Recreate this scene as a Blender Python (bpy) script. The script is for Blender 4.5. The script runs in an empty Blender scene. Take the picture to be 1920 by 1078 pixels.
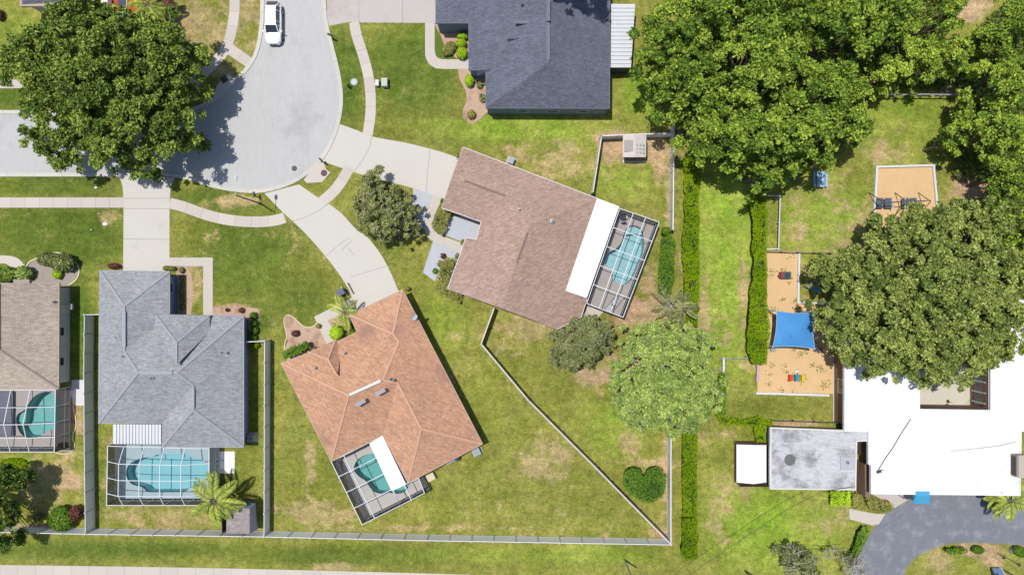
import bpy, math, random
import numpy as np
from mathutils import Vector
from mathutils.geometry import tessellate_polygon
random.seed(7); RNG = np.random.default_rng(11)
R = math.radians
C = bpy.context.scene.collection
# ---------------- camera, sky, sun, exposure
H = 76.8; S = 0.06                      # drone height, metres per photo pixel on the ground
cam = bpy.data.cameras.new('camera'); cam.sensor_width = 36; cam.lens = 24.0
cam.clip_start = 1.0; cam.clip_end = 3000
co = bpy.data.objects.new('camera', cam); C.objects.link(co); co.location = (0, 0, H)
bpy.context.scene.camera = co
SUN_EL = R(75.0)
SHD = Vector((0.84, -0.54, 0)).normalized()        # shadows fall this way
wd = bpy.data.worlds.new('World'); bpy.context.scene.world = wd; wd.use_nodes = True
nt = wd.node_tree; bg = nt.nodes['Background']
sk = nt.nodes.new('ShaderNodeTexSky'); sk.sky_type = 'NISHITA'; sk.sun_disc = False
sk.sun_elevation = SUN_EL; sk.sun_rotation = math.atan2(-SHD.x, -SHD.y)
nt.links.new(sk.outputs[0], bg.inputs[0]); bg.inputs[1].default_value = 0.115
sl = bpy.data.lights.new('sun', 'SUN'); sl.energy = 4.2; sl.angle = R(0.5); sl.color = (1.0, 0.965, 0.91)
so = bpy.data.objects.new('sun', sl); C.objects.link(so); so.location = (-10, 20, 90)
ldir = Vector((SHD.x*math.cos(SUN_EL), SHD.y*math.cos(SUN_EL), -math.sin(SUN_EL)))
so.rotation_euler = ldir.to_track_quat('-Z', 'Y').to_euler()
sc = bpy.context.scene
sc.view_settings.view_transform = 'Standard'; sc.view_settings.look = 'None'
sc.view_settings.exposure = 0.0; sc.view_settings.gamma = 1.0
KILL = 1.5                                         # light level: photo value / KILL = surface colour

# ---------------- helpers
def W(px, py, z=0.0):
    f = (H - z)/H*S
    return Vector(((px-960)*f, (539-py)*f, z))
def Wl(pts, z=0.0): return [W(p[0], p[1], p[2] if len(p) > 2 else z) for p in pts]
def lin(c): c /= 255.0; return c/12.92 if c <= 0.04045 else ((c+0.055)/1.055)**2.4
def P(r, g, b, k=None):
    k = k or KILL
    return (lin(r)/k, lin(g)/k, lin(b)/k, 1)
def cr(pts, n=6, closed=False):
    pts = [Vector((p[0], p[1])) for p in pts]; out = []; N = len(pts)
    rng = range(N if closed else N-1)
    for i in rng:
        g = (lambda k: pts[k % N]) if closed else (lambda k: pts[max(0, min(N-1, k))])
        a, b, c, d = g(i-1), g(i), g(i+1), g(i+2)
        for j in range(n):
            t = j/n
            out.append(0.5*((2*b)+(c-a)*t+(2*a-5*b+4*c-d)*t*t+(3*b-a-3*c+d)*t**3))
    if not closed: out.append(pts[-1])
    return [(p.x, p.y) for p in out]
def circ(x, y, r, n=20, ry=None):
    ry = ry or r
    return [(x+r*math.cos(2*PI*i/n), y+ry*math.sin(2*PI*i/n)) for i in range(n)]
PI = math.pi
class MB:
    def __init__(s): s.v = []; s.f = []
    def face(s, pts):
        b = len(s.v); s.v += [Vector(p) for p in pts]; s.f.append(list(range(b, b+len(pts)))); return s
    def tess(s, loops, flip=False):
        b = len(s.v); 
        for l in loops: s.v += [Vector(p) for p in l]
        for t in tessellate_polygon([[Vector(p) for p in l] for l in loops]):
            a, c, d = (s.v[b+i] for i in t)
            n = (c-a).cross(d-a)
            t = list(t)
            if (n.z < 0) != flip: t.reverse()
            s.f.append([b+i for i in t])
        return s
    def prism(s, pts, z0, z1, top=True, bot=False):
        pts = [(p[0], p[1]) for p in pts]; n = len(pts)
        ar = sum(pts[i][0]*pts[(i+1) % n][1]-pts[(i+1) % n][0]*pts[i][1] for i in range(n))
        if ar < 0: pts = pts[::-1]
        for i in range(n):
            a, b = pts[i], pts[(i+1) % n]
            s.face([(a[0], a[1], z0), (b[0], b[1], z0), (b[0], b[1], z1), (a[0], a[1], z1)])
        if top: s.tess([[(p[0], p[1], z1) for p in pts]])
        if bot: s.tess([[(p[0], p[1], z0) for p in pts]], flip=True)
        return s
    def box(s, c, d, rz=0.0, ax=None):
        cx, cy, cz = c; hx, hy, hz = d[0]/2, d[1]/2, d[2]/2
        co_, si = math.cos(rz), math.sin(rz); b = len(s.v)
        for z in (-hz, hz):
            for x, y in ((-hx, -hy), (hx, -hy), (hx, hy), (-hx, hy)):
                s.v.append(Vector((cx+x*co_-y*si, cy+x*si+y*co_, cz+z)))
        for q in ((3, 2, 1, 0), (4, 5, 6, 7), (0, 1, 5, 4), (1, 2, 6, 5), (2, 3, 7, 6), (3, 0, 4, 7)):
            s.f.append([b+i for i in q])
        return s
    def bar(s, a, b_, w, h=None):
        a = Vector(a); b_ = Vector(b_); d = (b_-a)
        if d.length < 1e-5: return s
        d.normalize(); h = h or w
        up = Vector((0, 0, 1)) if abs(d.z) < 0.95 else Vector((0, 1, 0))
        x = d.cross(up).normalized()*(w/2); y = x.cross(d).normalized()*(h/2); b = len(s.v)
        for p in (a, b_):
            for u, v in ((-1, -1), (1, -1), (1, 1), (-1, 1)): s.v.append(p+x*u+y*v)
        for q in ((0, 1, 2, 3), (7, 6, 5, 4), (4, 5, 1, 0), (5, 6, 2, 1), (6, 7, 3, 2), (7, 4, 0, 3)):
            s.f.append([b+i for i in q])
        return s
    def tube(s, pts, rad, n=8, cap=True):
        pts = [Vector(p) for p in pts]; k = len(pts)
        rad = rad if hasattr(rad, '__len__') else [rad]*k; b = len(s.v)
        for i, p in enumerate(pts):
            d = (pts[min(k-1, i+1)]-pts[max(0, i-1)]).normalized()
            up = Vector((0, 0, 1)) if abs(d.z) < 0.9 else Vector((1, 0, 0))
            x = d.cross(up).normalized(); y = x.cross(d)
            for j in range(n):
                a = 2*PI*j/n; s.v.append(p+(x*math.cos(a)+y*math.sin(a))*rad[i])
        for i in range(k-1):
            for j in range(n):
                s.f.append([b+i*n+j, b+(i+1)*n+j, b+(i+1)*n+(j+1) % n, b+i*n+(j+1) % n])
        if cap:
            s.f.append([b+j for j in range(n)][::-1]); s.f.append([b+(k-1)*n+j for j in range(n)])
        return s
    def lathe(s, c, prof, n=16, sx=1, sy=1):
        b = len(s.v)
        for r, z in prof:
            for j in range(n):
                a = 2*PI*j/n; s.v.append(Vector((c[0]+r*sx*math.cos(a), c[1]+r*sy*math.sin(a), c[2]+z)))
        for i in range(len(prof)-1):
            for j in range(n):
                s.f.append([b+i*n+j, b+i*n+(j+1) % n, b+(i+1)*n+(j+1) % n, b+(i+1)*n+j])
        return s
    def build(s, name, m, parent=None, smooth=False, bevel=0):
        me = bpy.data.meshes.new(name)
        off = Vector((0, 0, 0)); p = parent
        while p is not None: off += p.location; p = p.parent
        me.from_pydata([tuple(v-off) for v in s.v], [], s.f); me.materials.append(m)
        if smooth: me.polygons.foreach_set('use_smooth', [True]*len(me.polygons))
        me.update()
        o = bpy.data.objects.new(name, me); C.objects.link(o)
        if parent is not None: o.parent = parent
        if bevel:
            bv = o.modifiers.new('bevel', 'BEVEL'); bv.width = bevel; bv.segments = 2; bv.limit_method = 'ANGLE'
        return o
def tag(o, label=None, cat=None, group=None, kind=None):
    if label: o['label'] = label
    if cat: o['category'] = cat
    if group: o['group'] = group
    if kind: o['kind'] = kind
    return o
def empty(name, loc, label=None, cat=None, group=None):
    o = bpy.data.objects.new(name, None); C.objects.link(o); o.location = loc; o.empty_display_size = 0.3
    return tag(o, label, cat, group)
def copy_tree(o, loc, rz=0, label=None, group=None, scale=None):
    c = o.copy(); C.objects.link(c); c.location = loc; c.rotation_euler = (0, 0, rz)
    if scale: c.scale = scale
    if label: c['label'] = label
    if group: c['group'] = group
    def rec(src, dst):
        for ch in list(src.children):
            d = ch.copy(); C.objects.link(d); d.parent = dst; rec(ch, d)
    rec(o, c)
    return c
def offset_poly(pts, d):
    """pts world 2D; inset by d (positive = inwards)"""
    pts = [Vector((p[0], p[1])) for p in pts]; n = len(pts)
    ar = sum(pts[i].x*pts[(i+1) % n].y-pts[(i+1) % n].x*pts[i].y for i in range(n))
    sg = 1 if ar > 0 else -1; out = []
    for i in range(n):
        a, b, c = pts[i-1], pts[i], pts[(i+1) % n]
        e1 = (b-a).normalized(); e2 = (c-b).normalized()
        n1 = Vector((-e1.y, e1.x))*sg; n2 = Vector((-e2.y, e2.x))*sg
        m = n1+n2; l = m.length
        if l < 0.2: out.append(b+n1*d); continue
        m /= l; out.append(b+m*(d/max(0.35, m.dot(n1))))
    return [(p.x, p.y) for p in out]

# ---------------- materials
def newmat(name):
    m = bpy.data.materials.new(name); m.use_nodes = True
    return m, m.node_tree, m.node_tree.nodes['Principled BSDF']
def mat(name, col, rough=0.8, var=0.0, sc_=1.0, var2=0.0, sc2=12.0, bump=0.0, bsc=20.0, metal=0.0, island=0.0, spec=0.3, stretch=None, stain=None, stain_sc=0.4, stain_lo=0.55):
    m, t, b = newmat(name); L = t.links.new
    b.inputs['Roughness'].default_value = rough; b.inputs['Metallic'].default_value = metal
    b.inputs['Specular IOR Level'].default_value = spec
    tc = t.nodes.new('ShaderNodeTexCoord'); src = tc.outputs['Object']
    if stretch:
        mp = t.nodes.new('ShaderNodeMapping'); mp.inputs['Scale'].default_value = stretch[:3]
        if len(stretch) > 3: mp.inputs['Rotation'].default_value[2] = stretch[3]
        L(src, mp.inputs[0]); src = mp.outputs[0]
    rgb = t.nodes.new('ShaderNodeRGB'); rgb.outputs[0].default_value = col; cur = rgb.outputs[0]
    def mulby(fac_out, lo, hi):
        nonlocal cur
        mr = t.nodes.new('ShaderNodeMapRange'); mr.inputs[1].default_value = 0.25; mr.inputs[2].default_value = 0.75
        mr.inputs[3].default_value = lo; mr.inputs[4].default_value = hi; L(fac_out, mr.inputs[0])
        vm = t.nodes.new('ShaderNodeVectorMath'); vm.operation = 'SCALE'; L(cur, vm.inputs[0]); L(mr.outputs[0], vm.inputs['Scale']); cur = vm.outputs[0]
    for v, s_ in ((var, sc_), (var2, sc2)):
        if v:
            n = t.nodes.new('ShaderNodeTexNoise'); n.inputs['Scale'].default_value = s_; n.inputs['Detail'].default_value = 5
            n.inputs['Roughness'].default_value = 0.65; L(src, n.inputs['Vector']); mulby(n.outputs[0], 1-v, 1+v)
    if island:
        g = t.nodes.new('ShaderNodeNewGeometry')
        mr = t.nodes.new('ShaderNodeMapRange'); mr.inputs[3].default_value = 1-island; mr.inputs[4].default_value = 1+island*0.5
        L(g.outputs['Random Per Island'], mr.inputs[0])
        vm = t.nodes.new('ShaderNodeVectorMath'); vm.operation = 'SCALE'; L(cur, vm.inputs[0]); L(mr.outputs[0], vm.inputs['Scale']); cur = vm.outputs[0]
    if stain:
        n = t.nodes.new('ShaderNodeTexNoise'); n.inputs['Scale'].default_value = stain_sc; n.inputs['Detail'].default_value = 8
        n.inputs['Roughness'].default_value = 0.7; L(tc.outputs['Object'], n.inputs['Vector'])
        mr = t.nodes.new('ShaderNodeMapRange'); mr.inputs[1].default_value = stain_lo; mr.inputs[2].default_value = stain_lo+0.15; L(n.outputs[0], mr.inputs[0])
        mx = t.nodes.new('ShaderNodeMix'); mx.data_type = 'RGBA'; L(mr.outputs[0], mx.inputs['Factor']); L(cur, mx.inputs['A']); mx.inputs['B'].default_value = stain; cur = mx.outputs['Result']
    L(cur, b.inputs['Base Color'])
    if bump:
        n = t.nodes.new('ShaderNodeTexNoise'); n.inputs['Scale'].default_value = bsc; n.inputs['Detail'].default_value = 4; L(src, n.inputs['Vector'])
        bp = t.nodes.new('ShaderNodeBump'); bp.inputs['Strength'].default_value = bump; bp.inputs['Distance'].default_value = 0.05
        L(n.outputs[0], bp.inputs['Height']); L(bp.outputs[0], b.inputs['Normal'])
    return m
def shingle(name, col, ang=0.0, blot=0.10, stain=None):
    """asphalt shingles: courses of tabs with tone changes, granule speckle, weathered blotches"""
    m, t, b = newmat(name); L = t.links.new
    b.inputs['Roughness'].default_value = 0.95; b.inputs['Specular IOR Level'].default_value = 0.15
    tc = t.nodes.new('ShaderNodeTexCoord')
    mp = t.nodes.new('ShaderNodeMapping'); mp.inputs['Rotation'].default_value[2] = ang; L(tc.outputs['Object'], mp.inputs[0])
    br = t.nodes.new('ShaderNodeTexBrick'); br.inputs['Scale'].default_value = 1.0
    br.inputs['Brick Width'].default_value = 0.42; br.inputs['Row Height'].default_value = 0.145; br.inputs['Mortar Size'].default_value = 0.012
    br.inputs['Color1'].default_value = (0.84, 0.84, 0.84, 1); br.inputs['Color2'].default_value = (1.16, 1.16, 1.16, 1); br.inputs['Mortar'].default_value = (0.7, 0.7, 0.7, 1)
    L(mp.outputs[0], br.inputs['Vector'])
    vm = t.nodes.new('ShaderNodeVectorMath'); vm.operation = 'MULTIPLY'; L(br.outputs['Color'], vm.inputs[0]); vm.inputs[1].default_value = col[:3]; cur = vm.outputs[0]
    for s_, v in ((0.22, blot), (1.3, 0.09), (3.6, 0.13), (11.0, 0.28)):
        n = t.nodes.new('ShaderNodeTexNoise'); n.inputs['Scale'].default_value = s_; n.inputs['Detail'].default_value = 5; n.inputs['Roughness'].default_value = 0.7; L(mp.outputs[0], n.inputs['Vector'])
        mr = t.nodes.new('ShaderNodeMapRange'); mr.inputs[1].default_value = 0.3; mr.inputs[2].default_value = 0.7; mr.inputs[3].default_value = 1-v; mr.inputs[4].default_value = 1+v; L(n.outputs[0], mr.inputs[0])
        q = t.nodes.new('ShaderNodeVectorMath'); q.operation = 'SCALE'; L(cur, q.inputs[0]); L(mr.outputs[0], q.inputs['Scale']); cur = q.outputs[0]
    if stain:
        n = t.nodes.new('ShaderNodeTexNoise'); n.inputs['Scale'].default_value = 0.25; n.inputs['Detail'].default_value = 6; L(tc.outputs['Object'], n.inputs['Vector'])
        mr = t.nodes.new('ShaderNodeMapRange'); mr.inputs[1].default_value = 0.58; mr.inputs[2].default_value = 0.72; mr.inputs[4].default_value = 0.7; L(n.outputs[0], mr.inputs[0])
        mx = t.nodes.new('ShaderNodeMix'); mx.data_type = 'RGBA'; L(mr.outputs[0], mx.inputs['Factor']); L(cur, mx.inputs['A']); mx.inputs['B'].default_value = stain; cur = mx.outputs['Result']
    L(cur, b.inputs['Base Color'])
    bp = t.nodes.new('ShaderNodeBump'); bp.inputs['Strength'].default_value = 0.35; bp.inputs['Distance'].default_value = 0.02
    L(br.outputs['Fac'], bp.inputs['Height']); bp.invert = True; L(bp.outputs[0], b.inputs['Normal'])
    return m
def leafmat(name, dark, mid, light, trans=0.09, rough=0.8, k=1.92):
    dark, mid, light = (tuple(min(.8, c*k*w_) for c, w_ in zip(q, (1.08, 1.0, 0.80))) for q in (dark, mid, light))
    m, t, b = newmat(name); L = t.links.new
    b.inputs['Roughness'].default_value = rough; b.inputs['Specular IOR Level'].default_value = 0.06
    at = t.nodes.new('ShaderNodeAttribute'); at.attribute_name = 'tint'
    rp = t.nodes.new('ShaderNodeValToRGB'); e = rp.color_ramp.elements
    e[0].color = (*dark, 1); e[1].color = (*light, 1); k = rp.color_ramp.elements.new(0.5); k.color = (*mid, 1)
    L(at.outputs['Fac'], rp.inputs[0]); L(rp.outputs[0], b.inputs['Base Color'])
    tr = t.nodes.new('ShaderNodeBsdfTranslucent'); L(rp.outputs[0], tr.inputs[0])
    mx = t.nodes.new('ShaderNodeMixShader'); mx.inputs[0].default_value = trans
    L(b.outputs[0], mx.inputs[1]); L(tr.outputs[0], mx.inputs[2]); L(mx.outputs[0], t.nodes['Material Output'].inputs[0])
    return m
def screenmat(name, opac, col):
    m, t, b = newmat(name); L = t.links.new
    b.inputs['Base Color'].default_value = col; b.inputs['Roughness'].default_value = 0.9
    tr = t.nodes.new('ShaderNodeBsdfTransparent'); mx = t.nodes.new('ShaderNodeMixShader'); mx.inputs[0].default_value = opac
    L(tr.outputs[0], mx.inputs[1]); L(b.outputs[0], mx.inputs[2]); L(mx.outputs[0], t.nodes['Material Output'].inputs[0])
    return m
def watermat(name, tint):
    m, t, b = newmat(name); L = t.links.new
    tr = t.nodes.new('ShaderNodeBsdfTransparent'); tr.inputs[0].default_value = tint
    gl = t.nodes.new('ShaderNodeBsdfGlossy'); gl.inputs['Roughness'].default_value = 0.06
    fr = t.nodes.new('ShaderNodeFresnel'); fr.inputs[0].default_value = 1.33
    tc = t.nodes.new('ShaderNodeTexCoord'); n = t.nodes.new('ShaderNodeTexNoise'); n.inputs['Scale'].default_value = 3; L(tc.outputs['Object'], n.inputs['Vector'])
    bp = t.nodes.new('ShaderNodeBump'); bp.inputs['Strength'].default_value = 0.25; bp.inputs['Distance'].default_value = 0.05
    L(n.outputs[0], bp.inputs['Height']); L(bp.outputs[0], gl.inputs['Normal']); L(bp.outputs[0], fr.inputs['Normal'])
    mx = t.nodes.new('ShaderNodeMixShader'); L(fr.outputs[0], mx.inputs[0]); L(tr.outputs[0], mx.inputs[1]); L(gl.outputs[0], mx.inputs[2])
    L(mx.outputs[0], t.nodes['Material Output'].inputs[0])
    return m
def grassmat():
    m, t, b = newmat('lawn_grass'); L = t.links.new
    b.inputs['Roughness'].default_value = 0.95; b.inputs['Specular IOR Level'].default_value = 0.1
    tc = t.nodes.new('ShaderNodeTexCoord'); at = t.nodes.new('ShaderNodeAttribute'); at.attribute_name = 'zones'
    sp = t.nodes.new('ShaderNodeSeparateColor'); L(at.outputs['Color'], sp.inputs[0])
    def noise(s_, d=6, r=0.65, off=0):
        n = t.nodes.new('ShaderNodeTexNoise'); n.inputs['Scale'].default_value = s_; n.inputs['Detail'].default_value = d; n.inputs['Roughness'].default_value = r
        if off:
            mp = t.nodes.new('ShaderNodeMapping'); mp.inputs['Location'].default_value = (off, off*2, 0); L(tc.outputs['Object'], mp.inputs[0]); L(mp.outputs[0], n.inputs['Vector'])
        else: L(tc.outputs['Object'], n.inputs['Vector'])
        return n.outputs[0]
    n1, n2, n3, n4 = noise(0.16), noise(0.9, off=7), noise(5.0, off=3), noise(0.45, 8, 0.75, off=13)
    def fac(ch, wid, nn, amp):
        a = t.nodes.new('ShaderNodeMath'); a.operation = 'SUBTRACT'; L(nn, a.inputs[0]); a.inputs[1].default_value = 0.5
        c = t.nodes.new('ShaderNodeMath'); c.operation = 'MULTIPLY_ADD'; L(a.outputs[0], c.inputs[0]); c.inputs[1].default_value = amp; L(ch, c.inputs[2])
        r = t.nodes.new('ShaderNodeMapRange'); r.interpolation_type = 'SMOOTHSTEP'; r.inputs[1].default_value = 0.5-wid; r.inputs[2].default_value = 0.5+wid; L(c.outputs[0], r.inputs[0])
        return r.outputs[0]
    def mix(f, A, B):
        x = t.nodes.new('ShaderNodeMix'); x.data_type = 'RGBA'
        if isinstance(f, float): x.inputs['Factor'].default_value = f
        else: L(f, x.inputs['Factor'])
        for k, v in (('A', A), ('B', B)):
            if isinstance(v, tuple): x.inputs[k].default_value = v
            else: L(v, x.inputs[k])
        return x.outputs['Result']
    rmp = t.nodes.new('ShaderNodeMapRange'); rmp.inputs[1].default_value = 0.38; rmp.inputs[2].default_value = 0.62; L(n1, rmp.inputs[0])
    olive = mix(rmp.outputs[0], P(142, 146, 62), P(168, 163, 84))
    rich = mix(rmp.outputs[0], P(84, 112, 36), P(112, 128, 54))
    brgt = mix(rmp.outputs[0], P(142, 178, 54), P(176, 186, 84))
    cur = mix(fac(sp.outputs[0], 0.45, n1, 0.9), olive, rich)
    cur = mix(fac(at.outputs['Alpha'], 0.45, n1, 0.9), cur, brgt)
    # yellowed tufts everywhere
    tf = t.nodes.new('ShaderNodeMapRange'); tf.inputs[1].default_value = 0.52; tf.inputs[2].default_value = 0.72; tf.inputs[4].default_value = 0.55; L(n4, tf.inputs[0])
    cur = mix(tf.outputs[0], cur, P(176, 166, 92))
    tf = t.nodes.new('ShaderNodeMapRange'); tf.inputs[1].default_value = 0.5; tf.inputs[2].default_value = 0.3; tf.inputs[4].default_value = 0.5; L(n2, tf.inputs[0])
    cur = mix(tf.outputs[0], cur, P(92, 118, 38))
    cur = mix(fac(sp.outputs[1], 0.22, n4, 2.6), cur, P(202, 178, 128))
    soil = mix(n2, P(206, 166, 130), P(214, 184, 150))
    cur = mix(fac(sp.outputs[2], 0.2, n4, 1.4), cur, soil)
    mpb = t.nodes.new('ShaderNodeMapping'); mpb.inputs['Scale'].default_value = (0.05, 1.0, 1); L(tc.outputs['Object'], mpb.inputs[0])
    nb = t.nodes.new('ShaderNodeTexNoise'); nb.inputs['Scale'].default_value = 1.0; nb.inputs['Detail'].default_value = 2; L(mpb.outputs[0], nb.inputs['Vector'])
    hz = t.nodes.new('ShaderNodeMapRange'); hz.inputs[1].default_value = .42; hz.inputs[2].default_value = .6; hz.inputs[4].default_value = .3; L(noise(0.33, 4, .6, off=41), hz.inputs[0])
    cur = mix(hz.outputs[0], cur, P(128, 142, 58))
    for nn, v in ((nb.outputs[0], .08), (noise(0.5, 4, .6, off=51), .16), (noise(0.06, 3, .5, off=31), .12), (noise(1.7, 4, .6, off=17), 0.26), (n3, 0.36), (noise(14.0, 3, 0.8, off=21), 0.36)):
        mr = t.nodes.new('ShaderNodeMapRange'); mr.inputs[1].default_value = 0.3; mr.inputs[2].default_value = 0.7; mr.inputs[3].default_value = 1-v; mr.inputs[4].default_value = 1+v; L(nn, mr.inputs[0])
        q = t.nodes.new('ShaderNodeVectorMath'); q.operation = 'SCALE'; L(cur, q.inputs[0]); L(mr.outputs[0], q.inputs['Scale']); cur = q.outputs[0]
    L(cur, b.inputs['Base Color'])
    bp = t.nodes.new('ShaderNodeBump'); bp.inputs['Strength'].default_value = 0.6; bp.inputs['Distance'].default_value = 0.06; L(n3, bp.inputs['Height']); L(bp.outputs[0], b.inputs['Normal'])
    return m
M = {}
M['grass'] = grassmat()
M['road'] = mat('road_concrete', P(209, 208, 206), 0.9, 0.06, 0.15, 0.06, 3.0, stretch=(1.0, 0.3, 1, 0.6), stain=P(190, 189, 188), stain_sc=0.18, stain_lo=0.52)
M['kerb'] = mat('kerb_concrete', P(226, 222, 212), 0.9, 0.05, 1.0, 0.05, 8, island=0.06)
M['walk'] = mat('sidewalk_concrete', P(224, 214, 203), 0.9, 0.03, 1.0, 0.04, 10, island=0.07)
M['drive'] = mat('driveway_concrete', P(226, 221, 211), 0.9, 0.03, 0.3, 0.04, 6, island=0.04, stain=P(208, 203, 194), stain_sc=0.35, stain_lo=0.6)
M['drive2'] = mat('pinkish_concrete', P(213, 204, 197), 0.9, 0.05, 0.3, 0.04, 6, stain=P(196, 186, 178), stain_sc=0.3, stain_lo=0.5)
M['asphalt'] = mat('worn_asphalt', P(134, 138, 147), 0.85, 0.08, 0.15, 0.07, 4, stain=P(160, 162, 168), stain_sc=0.7, stain_lo=0.5)
M['gravel'] = mat('pale_gravel', P(205, 209, 217), 0.95, 0.06, 2, 0.18, 22, bump=0.3)
M['sand'] = mat('playground_mulch', P(240, 202, 150), 0.95, 0.06, 0.6, 0.12, 9, bump=0.4, stain=P(196, 160, 104), stain_sc=1.1, stain_lo=0.62)
M['mulch'] = mat('pinkish_mulch', P(212, 180, 156), 0.95, 0.10, 0.9, 0.2, 9, bump=0.4, stain=P(178, 140, 120), stain_sc=0.7, stain_lo=0.5)
M['redmulch'] = mat('red_mulch', P(196, 96, 52), 0.95, 0.12, 2, 0.2, 12)
M['deck'] = mat('pool_deck', P(196, 188, 182), 0.85, 0.03, 1, 0.04, 8)
M['deck_blue'] = mat('pale_blue_pool_deck', P(190, 214, 222), 0.8, 0.03, 1, 0.03, 8)
M['deck_gray'] = mat('light_pool_deck', P(216, 211, 206), 0.85, 0.03, 1, 0.04, 8, stain=P(200, 194, 188))
M['plaster'] = mat('pool_plaster', P(176, 226, 236), 0.7, 0.05, 1.0)
M['plaster2'] = mat('pool_plaster_teal', P(152, 210, 206), 0.7, 0.08, 1.0)
M['plaster3'] = mat('pool_plaster_mottled', P(196, 226, 232), 0.7, 0.18, 2.2)
M['tile'] = mat('pool_tile_band', P(92, 120, 128), 0.4, 0.1, 4)
M['water'] = watermat('pool_water', (0.84, 0.965, 0.975, 1))
M['water_dim'] = watermat('pool_water_dim', (0.76, 0.93, 0.935, 1))
M['ribbed'] = mat('ribbed_white_metal', P(232, 234, 238), 0.5, 0.03, 1.0)
M['frame'] = mat('white_aluminium', P(236, 238, 242), 0.5, spec=0.4)
M['white'] = mat('white_metal_roof', (0.80, 0.80, 0.80, 1), 0.6, 0.02, 0.5)
M['white_roof'] = mat('white_membrane', (0.74, 0.74, 0.745, 1), 0.7, 0.015, 0.3, stain=(0.60, 0.605, 0.62, 1), stain_sc=0.16, stain_lo=0.50)
M['grey_roof'] = mat('weathered_flat_roof', P(214, 214, 217), 0.9, 0.12, 1.2, 0.30, 5, stretch=(0.3, 2.2, 1), stain=P(156, 156, 157), stain_sc=0.42, stain_lo=0.47)
M['vinyl'] = mat('grey_white_vinyl', (.82,.83,.85,1), 0.5, 0.02, 0.5)
M['vinyl_white'] = mat('white_vinyl', P(244, 240, 242), 0.5)
M['vinyl_pink'] = mat('dusty_vinyl', P(240, 230, 230), 0.6)
M['wall_grey'] = mat('grey_stucco', P(214, 218, 222), 0.9, 0.03, 1)
M['wall_blue'] = mat('slate_blue_stucco', P(140, 156, 196), 0.9, 0.03, 1)
M['wall_tan'] = mat('tan_stucco', P(206, 194, 178), 0.9, 0.03, 1)
M['wall_brown'] = mat('brown_siding', P(150, 120, 104), 0.9, 0.06, 2)
M['fascia_white'] = mat('white_fascia', P(240, 236, 232), 0.6)
M['fascia_tan'] = mat('tan_fascia', P(205, 180, 160), 0.7)
M['glass'] = mat('dark_glass', (0.03, 0.04, 0.05, 1), 0.08, spec=0.8)
M['black'] = mat('black_plastic', (0.02, 0.02, 0.022, 1), 0.5)
M['dark'] = mat('dark_metal', (0.05, 0.055, 0.07, 1), 0.5)
M['galv'] = mat('galvanised_steel', P(176, 180, 184), 0.5, 0.05, 3, metal=0.2)
M['bark'] = mat('bark', (0.16, 0.12, 0.09, 1), 0.95, 0.2, 4, bump=0.5)
M['palebark'] = mat('pale_bark', (0.35, 0.32, 0.28, 1), 0.95, 0.2, 4)
M['wood'] = mat('weathered_wood', P(176, 150, 128), 0.9, 0.1, 3)
M['scr_top'] = screenmat('roof_screen_mesh', 0.10, (0.06, 0.06, 0.065, 1))
M['scr_side'] = screenmat('side_screen_mesh', 0.84, (0.035, 0.035, 0.04, 1))  # side mesh: shade and slanted-view density put into colour and opacity
M['paint_white'] = mat('white_car_paint', (0.80, 0.80, 0.81, 1), 0.25, spec=0.6)
M['tyre'] = mat('tyre_rubber', (0.02, 0.02, 0.02, 1), 0.9)
M['rim'] = mat('alloy_rim', (0.45, 0.46, 0.48, 1), 0.35, metal=0.6)
M['lamp'] = mat('headlight_glass', (0.5, 0.52, 0.56, 1), 0.1, spec=0.8)
M['blue'] = mat('blue_shade_cloth', P(84, 160, 226), 0.8, 0.05, 0.8, stain=P(66, 134, 202), stain_sc=0.45, stain_lo=0.56)
M['sky_blue'] = mat('light_blue_plastic', P(86, 182, 226), 0.6)
M['pale_blue'] = mat('pale_blue_paint', P(170, 205, 226), 0.6)
M['orange'] = mat('orange_plastic', P(226, 88, 44), 0.5)
M['yellow'] = mat('yellow_plastic', P(240, 208, 52), 0.5)
M['cyan'] = mat('cyan_plastic', P(60, 160, 190), 0.5)
M['red'] = mat('red_paint', P(176, 60, 60), 0.6)
M['pink'] = mat('pink_board', P(222, 176, 190), 0.7)
M['fabric'] = mat('pale_cushion', P(214, 212, 214), 0.9)
M['shin_tan'] = shingle('tan_shingles', P(216, 198, 180), 0.0)
M['shin_grey'] = shingle('grey_shingles', P(178, 180, 184), 0.0)
M['shin_dark'] = shingle('slate_shingles', P(120, 124, 139), 0.0, 0.12)
M['shin_brown'] = shingle('brown_shingles', P(196, 166, 150), R(-20), 0.07)
M['shin_orange'] = shingle('terracotta_shingles', P(222, 172, 140), R(27), 0.08, stain=P(172, 136, 122))
M['shin_shed'] = shingle('shed_shingles', P(176,164,161), 0.0)
M['cap_grey'] = mat('grey_ridge_cap', P(178, 182, 189), 0.9, 0.1, 6)
M['cap_dark'] = mat('slate_ridge_cap', P(128, 132, 146), 0.9, 0.2, 4)
M['cap_orange'] = mat('terracotta_ridge_cap', P(226, 180, 150), 0.9, 0.1, 6)
M['cap_tan'] = mat('tan_ridge_cap', P(178, 166, 156), 0.9, 0.1, 6)
M['cap_brown'] = mat('brown_ridge_cap', P(150, 126, 118), 0.9, 0.1, 6)
def g3(r, g, b, k=1.0): return tuple(c*k for c in P(r, g, b)[:3])
M['oak'] = leafmat('oak_leaves', (0.035, 0.062, 0.018), (0.085, 0.135, 0.030), (0.17, 0.225, 0.055))
M['wood_leaf'] = leafmat('woodland_leaves', (0.035, 0.072, 0.014), (0.105, 0.170, 0.028), (0.21, 0.28, 0.05))
M['olive_leaf'] = leafmat('olive_green_leaves', (0.045, 0.07, 0.022), (0.115, 0.155, 0.045), (0.21, 0.25, 0.085))
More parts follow.
